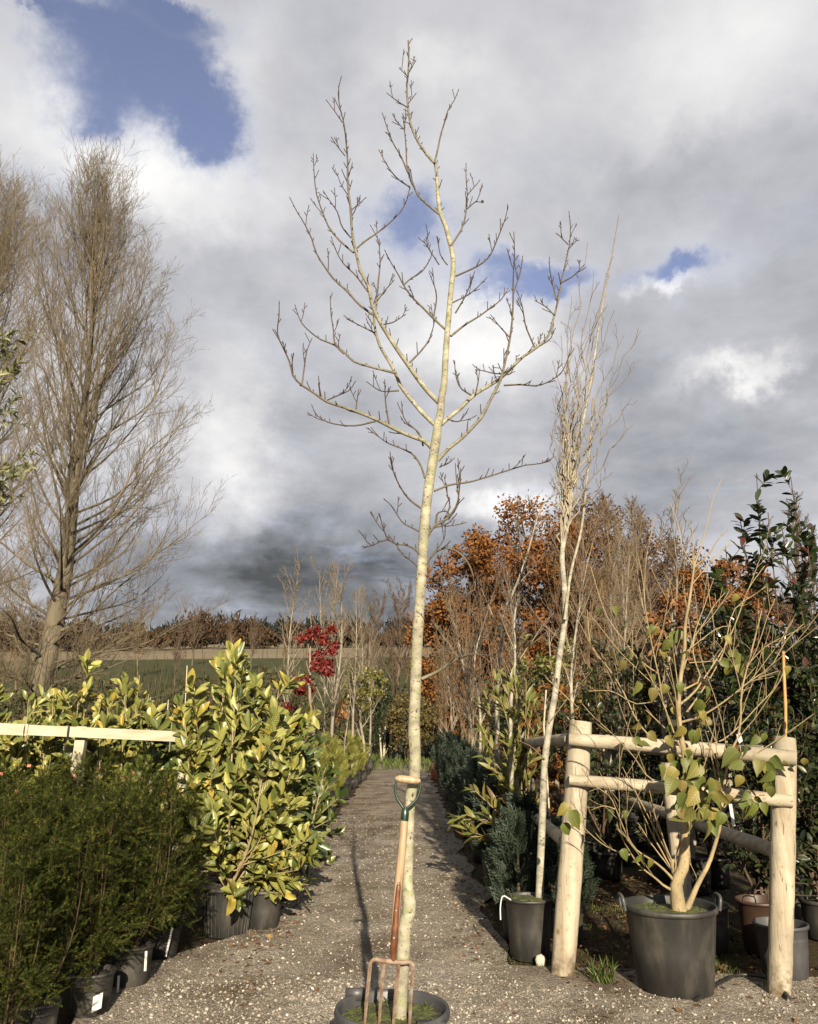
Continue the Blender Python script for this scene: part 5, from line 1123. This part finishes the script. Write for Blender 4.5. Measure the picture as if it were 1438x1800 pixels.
evergreen('red_tipped_evergreen', 'dark glossy evergreen with red tips at the right edge', (3.75, pd + .2, 0), [P(1390, 838, pd + .2), P(1375, 930, pd), P(1420, 960, pd), P(1400, 1020, pd - .3), P(1440, 1080, pd - .2), P(1385, 1100, pd - .4), P(1420, 1180, pd - .5), P(1440, 900, pd + .4)], 222, 'photinia', 240, .13, nsh=13, nlf=12)
GE = 'dark evergreens behind the log fence'
for k, (px, py, D, lb) in enumerate([(1045, 1120, 9.4, 'dark evergreen shrub behind the top of the log post'), (1110, 1090, 10.5, 'dark evergreen shrub behind the broad-leaved shrub stems'), (1215, 1060, 9.0, 'dark evergreen shrub directly behind the broad-leaved shrub'), (1400, 1230, 6.9, 'leafy dark evergreen right of the log post'), (1310, 1250, 7.0, 'leafy evergreen inside the fence below the rails'), (1140, 1250, 9.2, 'low dark evergreen seen between the log rails'), (1450, 1200, 8.2, 'dark evergreen at the right edge beyond the pots')]):
    q = P(px, py, D); b = np.array([q[0], D, 0]); rr_ = np.random.default_rng(230 + k)
    evergreen('potted_evergreen', lb, b, [b + [rr_.normal() * .28, rr_.normal() * .28, q[2] * rr_.uniform(.6, 1.0)] for i in range(8)], 230 + k, 'ever', 60, .085, pot=(.16, .14, .28), nsh=14, nlf=14, group=GE, sl=.40, low=.01)

# the olive-leaved evergreen that reaches in at the left edge
ot = thing('olive_leaved_tree', 'grey-green narrow-leaved evergreen reaching in at the left edge', 'tree', (-5.55, 9.3, 0)); r = np.random.default_rng(240)
w = poly([[-5.55, 9.3, 0], [-5.6, 9.3, 2], [-5.5, 9.3, 4.2], [-5.45, 9.3, 6.2]], 14); mb = MB(); mb.tubes(w, np.linspace(.06, .012, 14), 8); part('trunk', mb, M['greybark'], ot)
ends = [P(18, 600, 9.3), P(25, 660, 9.1), P(15, 720, 9.3), P(30, 840, 9.2), P(10, 870, 9.4), P(-20, 560, 9.3), P(-60, 640, 9.2), P(-50, 780, 9.2), P(-90, 700, 9.5), P(5, 620, 9.6), P(28, 810, 9.3)]
S = np.array([poly([np.array([np.interp(e[2] - .7, w[:, 2], w[:, j]) for j in range(3)]), [(e[0] - 5.55) / 2, e[1], e[2] - .2], e], 9) for e in ends]); R0 = np.tile(np.linspace(.012, .003, 9), (len(S), 1)); s1 = grow((S, R0), 8, .3, 1, .4, .6, .1, .1, 6, r, .6, .002, .0, .3, True)
mb = MB(); mb.tubes(S, R0, 5); mb.tubes(*s1, n=3); part('crown', mb, M['greybark'], ot)
P1, D1_, U1 = foliage(s1, 16, .2, 1, .8, r, -.2, .6, .6); mb = MB(); mb.scatter(LONGLEAF, P1, D1_, U1, r.uniform(.7, 1.2, len(P1)) * .11); part('foliage', mb, M['olive'], ot)['kind'] = 'stuff'

# ------------------------------------------------------------------ big pot with the broad-leaved many-stemmed shrub
dc = np.array([P(1184, 1700, 5.62)[0], 5.60, 0]); dv = thing('broad_leaved_shrub', 'many-stemmed shrub with big yellow-green leaves in a large black tub', 'shrub', dc)
pot_parts(dv, dc, .285, .225, .50, 'pot', 'moss', .014, 56, .05)
for s in (-1, 1):
    mb = MB(); c = dc + [s * .30, 0, .50]; l = poly([c + [0, -.055, -.03], c + [s * .012, -.05, .045], c + [s * .014, 0, .055], c + [s * .012, .05, .045], c + [0, .055, -.03]], 12); mb.tubes(l, np.full(12, .011), 8); part('handle', mb, M['pot_grey'], dv)
C7 = lambda x, y: (1040 + x / 3.613, 1060 + y / 3.613)
C8 = lambda x, y: (1040 + x / 3.613, 1360 + y / 3.613)
C9 = lambda x, y: (1038 + x / 3.595, 800 + y / 3.595)
DS = [([C8(565, 905), C8(548, 820), C8(540, 740), C8(540, 690), C8(560, 640), C8(585, 590), C8(592, 480), C8(597, 350), C7(608, 1250), C7(600, 1100), C7(588, 950), C7(560, 800), C7(552, 650), C7(562, 500), C7(590, 300), C9(600, 1060), C9(615, 980), C9(640, 820), C9(655, 700)], .052, .0055, -.1),
 ([C8(540, 700), C8(520, 600), C8(515, 545)], .022, .016, 0.), ([C8(590, 900), C8(615, 840), C8(680, 690), C8(740, 580), C8(790, 430), C8(820, 320), C7(830, 1250), C7(845, 1130), C7(860, 1050), C7(870, 960), C7(920, 880), C7(945, 750), C7(950, 580), C7(990, 400), C7(1030, 250), C7(1080, 50)], .022, .003, -.15),
 ([C9(655, 700), C9(620, 650), C9(590, 600), C9(550, 430), C9(500, 290)], .006, .002, .1), ([C9(655, 700), C9(650, 560), C9(638, 440)], .005, .002, -.1), ([C9(655, 700), C9(690, 600), C9(720, 500), C9(750, 380), C9(770, 290), C9(830, 150)], .006, .0015, .2), ([C9(655, 710), C9(760, 610), C9(800, 540), C9(870, 470)], .006, .002, -.3), ([C9(640, 820), C9(740, 700), C9(890, 545)], .004, .002, .3),
 ([C7(580, 900), C7(520, 880), C7(490, 740), C7(450, 620), C7(430, 480), C7(400, 350), C7(370, 200), C9(345, 960), C9(330, 780), C9(300, 640)], .009, .002, -.3),
 ([C7(590, 980), C7(460, 930), C7(380, 860), C7(290, 750), C7(210, 580), C7(120, 430), C7(10, 300), C9(-20, 980)], .008, .002, .3), ([C7(600, 1120), C7(500, 1130), C7(380, 1120), C7(270, 980), C7(200, 900), C7(120, 820), C7(0, 710), C7(-60, 640)], .007, .002, -.5),
 ([C7(560, 760), C7(690, 720), C7(850, 620), C7(1000, 500), C7(1130, 410), C7(1250, 220), C7(1350, 130)], .008, .002, -.3), ([C7(552, 650), C7(650, 570), C7(700, 500), C7(780, 380), C7(860, 250), C7(930, 90), C9(990, 860), C9(1100, 700)], .008, .002, .35),
 ([C7(560, 560), C7(690, 480), C7(650, 350), C7(650, 220), C7(700, 150), C9(790, 940), C9(850, 870)], .007, .002, .2), ([C7(870, 970), C7(950, 1000), C7(1100, 920), C7(1250, 820), C7(1410, 705)], .007, .002, -.5), ([C7(600, 1000), C7(660, 940), C7(850, 860), C7(950, 770), C7(1050, 660), C7(1180, 520), C7(1220, 440)], .007, .002, .4),
 ([C7(425, 450), C7(300, 360), C7(200, 230), C7(100, 90), C9(80, 960), C9(0, 700)], .005, .0018, .3), ([C7(985, 400), C7(1100, 280), C7(1250, 200), C7(1360, 150)], .004, .0018, -.3),
 ([C8(530, 740), C8(490, 730), C8(400, 660), C8(300, 580), C8(240, 490), C8(190, 400), C8(160, 320)], .010, .0025, -.4), ([C8(530, 690), C8(490, 640), C8(400, 560), C8(280, 480), C8(210, 360), C8(160, 240), C8(120, 150), C8(0, 60), C7(-60, 1050)], .009, .002, -.6), ([C8(240, 515), C8(150, 490), C8(60, 440), C8(0, 390), C8(-60, 330)], .005, .002, -.3), ([C8(150, 225), C8(80, 205), C8(0, 230)], .004, .002, .2),
 ([C7(600, 700), C7(700, 560), C7(830, 330), C9(930, 950), C9(1040, 880), C9(1110, 830)], .006, .002, .3), ([C7(950, 620), C7(960, 570), C7(1020, 500), C7(1190, 430)], .004, .002, -.4), ([C7(440, 560), C7(300, 430), C7(170, 300), C7(60, 160), C7(-20, 60)], .005, .002, -.4), ([C7(590, 320), C7(700, 230), C7(830, 150), C9(890, 1080)], .004, .002, .3), ([C7(620, 380), C7(760, 370), C7(900, 360)], .004, .002, -.3),
 ([C7(860, 1060), C7(780, 860), C7(740, 780), C7(700, 640)], .0045, .002, -.2), ([C8(680, 690), C8(640, 600), C8(600, 530)], .003, .0015, -.2), ([C7(1300, 1160), C7(1180, 1200), C7(1000, 1230), C7(860, 1200)], .003, .0015, -.3), ([C7(420, 620), C7(280, 640), C7(130, 560), C7(-20, 560)], .0045, .002, .3), ([C7(520, 850), C7(430, 760), C7(345, 680)], .005, .003, -.2)]
r = np.random.default_rng(250); allS = []
for pts, r0, r1, ds in DS:
    acc = 0; w = []
    for k, (x, y) in enumerate(pts):
        if k: acc += math.hypot(x - pts[k - 1][0], y - pts[k - 1][1])
        w.append(P(x, y, 5.60 + ds * acc * .004))
    n = max(8, len(pts) * 2); w = poly(np.array(w), n); r1 *= 1.25; r0 *= 1.2 if r0 < .012 else 1.0; rr = np.interp(np.linspace(0, 1, n), [0, .1, .22, .4, 1], [r0, r0 * .72, r0 * .5 + r1 * .3, r0 * .3 + r1 * .6, r1]); mb = MB(); mb.tubes(w, rr, 9)
    if r0 > .02 or len(pts) > 6:
        s = grow((w[None], rr[None]), 6 if r0 > .02 else 2, .28, .85, .75, .5, .25, .05, 9, r, .5, .0022, .04, .3, True, .006); mb.tubes(*s, n=5); s = grow(s, 2, .3, .9, .3, .5, .2, .06, 5, r, .6, .0018, .03, .3, True); mb.tubes(*s, n=4)
    if r0 < .03:
        s = grow((w[None], rr[None]), max(2, int(acc / 60)), .3, .95, .16, .6, .2, .08, 5, r, .6, .0015, .03, .3, True); mb.tubes(*s, n=4)
    part('stem', mb, M['stem'], dv)
LV = [(400, 175, 70), (490, 235, 85), (575, 210, 75), (455, 310, 55), (520, 330, 55), (610, 330, 60), (235, 325, 60), (290, 375, 65), (200, 390, 60), (295, 530, 75), (375, 480, 65), (385, 570, 75), (480, 545, 60), (560, 530, 60), (720, 555, 70), (710, 655, 80), (690, 715, 60), (760, 770, 60), (820, 390, 65), (860, 430, 80), (930, 350, 85), (930, 660, 60), (505, 690, 55), (350, 735, 50), (310, 790, 55), (330, 905, 80), (270, 880, 60), (580, 815, 80), (665, 845, 95), (480, 870, 65), (510, 985, 65), (600, 1020, 85), (640, 975, 70), (700, 1010, 60), (430, 1060, 75), (540, 1090, 85), (690, 1070, 110), (700, 1130, 90), (555, 1190, 120), (600, 1250, 90), (680, 1230, 110), (740, 1190, 90), (795, 1230, 80), (640, 1350, 120), (765, 1340, 95), (730, 1430, 90), (530, 1310, 80), (580, 1340, 85), (830, 1360, 75), (720, 1290, 85), (870, 935, 90), (935, 990, 110), (965, 930, 70), (1055, 870, 65), (1090, 850, 55), (1070, 1030, 80), (1110, 1050, 85), (1150, 1010, 80), (1145, 1100, 85), (945, 1120, 65), (1105, 1165, 60), (1140, 1190, 60), (935, 1290, 75), (980, 1280, 80), (1030, 1300, 75), (1055, 1250, 55), (995, 1225, 55), (1090, 1290, 60), (890, 1250, 60), (100, 1350, 75), (215, 1335, 45), (1350, 1005, 50), (520, 1090, 60), (620, 1130, 80), (660, 1190, 100), (590, 960, 70), (1240, 420, 50), (160, 45, 60), (205, 160, 45), (850, 230, 55)]
LV = [(*C7(x, y), s) for x, y, s in LV] + [(*C8(190, 505), 60), (*C8(330, 530), 55), (*C8(370, 560), 50), (*C8(300, 545), 45), (1005, 1435, 90), (990, 1455, 70), (1018, 1440, 75), (*C9(165, 985), 60), (*C9(930, 900), 50), (*C9(830, 1165), 45), (*C9(415, 1115), 65), (*C9(60, 985), 40)]
LV = LV + [(x + r.normal() * 9, y + r.normal() * 9, s * .85) for x, y, s in LV if s > 78]
pos = np.array([P(x, y - s * .12, 5.55 - .25 * r.random() - (.15 if y > 1320 else 0)) for x, y, s in LV]); n = len(pos); sz = np.array([s for x, y, s in LV]) / 3.6 / F * 5.3 * 1.18
leaf_parts(dv, 'leaf', BROAD, M['dove'], pos, nrm(r.normal(size=(n, 3)) * [.5, .3, .25] + [0, -.15, -.8]), nrm(r.normal(size=(n, 3)) * .8 + [.0, -1, .45]), sz, 300)
mb = MB(); a, b = P(1284, 1413, 5.45), P(1290, 1452, 5.45); quad(mb, (a + b) / 2, (.012, .006, 0), (b - a) / 2); solo('plant_tag', mb, M['white'], 'white strip tag hanging below the broad leaves', 'tag', smooth=False)
mb = MB(); quad(mb, P(1300, 1297, 5.4), (.014, .004, .008), (-.006, .0, .028)); solo('plant_tag', mb, M['white'], 'small white tag among the leaves at the top rail', 'tag', smooth=False)

r = np.random.default_rng(300)
for root, c0, R_, z, n in ((tree, pot_c, .215, .357, 700), (dv, dc, .25, .452, 500), (bt, bc, .145, .382, 260)):
    a = r.uniform(0, 6.28, n); q = np.sqrt(r.random(n)) * R_; p = np.asarray(c0) + np.stack([np.cos(a) * q, np.sin(a) * q, np.full(n, z)], -1); keep = np.sin(p[:, 0] * 31 + 1) * np.sin(p[:, 1] * 27) > -.25; p = p[keep]; n = len(p)
    mb = MB(); mb.scatter((LONGLEAF[0] * [.5, 1, 1], LONGLEAF[1]), p, nrm(r.normal(size=(n, 3)) * [.8, .8, .2] + [0, 0, .6]), r.normal(size=(n, 3)), r.uniform(.5, 1.3, n) * .028); part('moss', mb, M['grass'], root)['kind'] = 'stuff'
# canes and small things
mb = MB(); l = poly([P(1380, 1320, 6.6), P(1381, 1250, 6.6), P(1378, 1180, 6.6), P(1377, 1145, 6.6)], 20); l = np.vstack([P(1368, 1690, 6.6) * [1, 1, 0], l]); q = np.full(21, .0125); q[::5] *= 1.15; mb.tubes(l, q, 9, True); solo('bamboo_cane', mb, M['cane'], 'orange bamboo cane standing behind the right log post', 'cane', loc=tuple(l[0]))
mb = MB(); l = np.array([P(960, 1215, 7.4) * [1, 1, 0], P(956, 1275, 7.4), P(960, 1213, 7.4)]); mb.tubes(l, np.full(3, .008), 7, True); solo('bamboo_cane', mb, M['sawn'], 'thin pale cane left of the twisted birch stem', 'cane', loc=tuple(l[0]))
for (x0, x1, yb, D, lb) in ((293, 296, 1230, 9.4, 'thin pale cane behind the fence before the big laurel'), (327, 329, 1170, 9.8, 'thin dark-based cane rising behind the hedge laurels')):
    b = P(x0, 1300, D); mb = MB(); mb.tubes(np.array([[b[0], D, 0], P(x1, yb, D)]), np.full(2, .007), 6, True); solo('bamboo_cane', mb, M['sawn'], lb, 'cane', loc=(b[0], D, 0))
def stone(c, s, seed, lb):
    r = np.random.default_rng(seed); mb = MB(); t_ = np.linspace(0, math.pi, 8); mb.lathe([(math.sin(a), math.cos(a)) for a in t_], 12); v = mb.v[0]; k = 1 + .22 * np.sin(v[:, 0:1] * 3 + seed) * np.cos(v[:, 1:2] * 2.5 + 1) + .1 * np.sin(v[:, 2:3] * 5); mb.v[0] = v * k * np.asarray(s) + np.asarray(c); return solo('stone', mb, M['white_stone'], lb, 'stone', loc=tuple(c))
c = G(951, 1700); stone(c + [0, 0, .035], (.034, .03, .05), 4, 'white flint lying between the birch pot and the log post')
for (x, y, s, lb, m_) in ((470, 1655, .05, 'orange-yellow leaf lying on the gravel beside the laurel pots', 'yellowleaf'), (450, 1573, .085, 'bright yellow leaf resting on the smaller laurel pot', 'yellowleaf'), (1190, 1787, .05, 'curled dead leaf on the gravel before the big tub', 'litter')):
    p = G(x, y) + [0, 0, .03] if y > 1600 else P(x, y, 7.12); mb = MB(); mb.scatter(BROAD, p[None], np.array([[.8, .3, .1]]), np.array([[.1, -.6, .8]]), s); solo('fallen_leaf', mb, M[m_], lb, 'leaf', loc=tuple(p))
mb = MB(); l = poly([G(1225, 1768) + [0, 0, .03], G(1270, 1735) + [0, 0, .03], G(1310, 1722) + [0, 0, .03], G(1350, 1728) + [0, 0, .03], G(1385, 1752) + [0, 0, .025]], 24); mb.tubes(l, np.full(24, .011), 8, True); solo('irrigation_pipe', mb, M['black_pipe'], 'black irrigation pipe on the gravel between tub and log post', 'pipe')
mb = MB(); l = poly([G(1340, 1722) + [0, 0, .03], G(1368, 1740) + [0, 0, .03], G(1388, 1762) + [0, 0, .02]], 12); mb.tubes(l, np.full(12, .014), 8, True); solo('irrigation_pipe', mb, M['black_pipe'], 'short thick black pipe end at the foot of the log post', 'pipe')
# empty and spare pots at the right
def spare(name, label, base, rt, rb, h, mat, handle=False):
    t = thing(name, label, 'pot', base); pot_parts(t, base, rt, rb, h, mat, 'soil', .01, 32, .06)
    if handle:
        mb = MB(); c = np.asarray(base) + [0, -rt * .2, h]; mb.tubes(poly([c + [-.05, 0, 0], c + [-.05, 0, .05], c + [.05, 0, .05], c + [.05, 0, 0]], 12), np.full(12, .005), 6); part('handle', mb, M[mat], t)
p = G(1392, 1728); spare('plant_pot', 'grey pot half hidden behind the right log post', (p[0] + .04, p[1] + .17, 0), .17, .14, .32, 'pot_grey')
spare('plant_pot', 'brown pot with a wire handle behind the grey pot', (p[0] + .14, p[1] + .72, 0), .17, .14, .36, 'pot_brown', True)
p = G(1270, 1690); spare('plant_pot', 'black pot in shade behind the big tub', (p[0], p[1] + .3, 0), .18, .15, .32, 'pot')
p = G(765, 1372); spare('terracotta_pot', 'terracotta-orange pot at the right edge of the path', (p[0], p[1] + .15, 0), .14, .11, .50, 'terracotta')
for px, lb in ((697, 'black pot at the end of the path right of the trestle'), (752, 'black pot at the path end right of the trunk'), (709, 'second black pot at the end of the path beside the trunk')):
    p = G(px, 1338); spare('plant_pot', lb, (p[0], p[1], 0), .38, .32, .75, 'pot')
# trestle of poles at the end of the path
tz = thing('pole_trestle', 'pale pole trestle standing at the far end of the path', 'trestle', G(682, 1336) * [1, 1, 0])
for a, b, rr in (((671, 1337), (667, 1278), .045), ((674, 1337), (678, 1277), .06), ((687, 1338), (688, 1279), .06), ((670, 1337), (682, 1316), .04), ((694, 1338), (688, 1322), .04)):
    g = G(*a); mb = MB(); log(mb, g - [0, 0, .05], P(*b, g[1]), rr, rr, 8, .005, 5); part('pole', mb, M['sawn'], tz)
g = P(755, 1296, 40); mb = MB(); beam(mb, g + [-.35, 0, 0], g + [.4, 0, 0], .1, .12); beam_o = solo('timber_rail', mb, M['sawn'], 'pale timber rail on the grass beyond the path end', 'rail', loc=tuple(g), smooth=False)
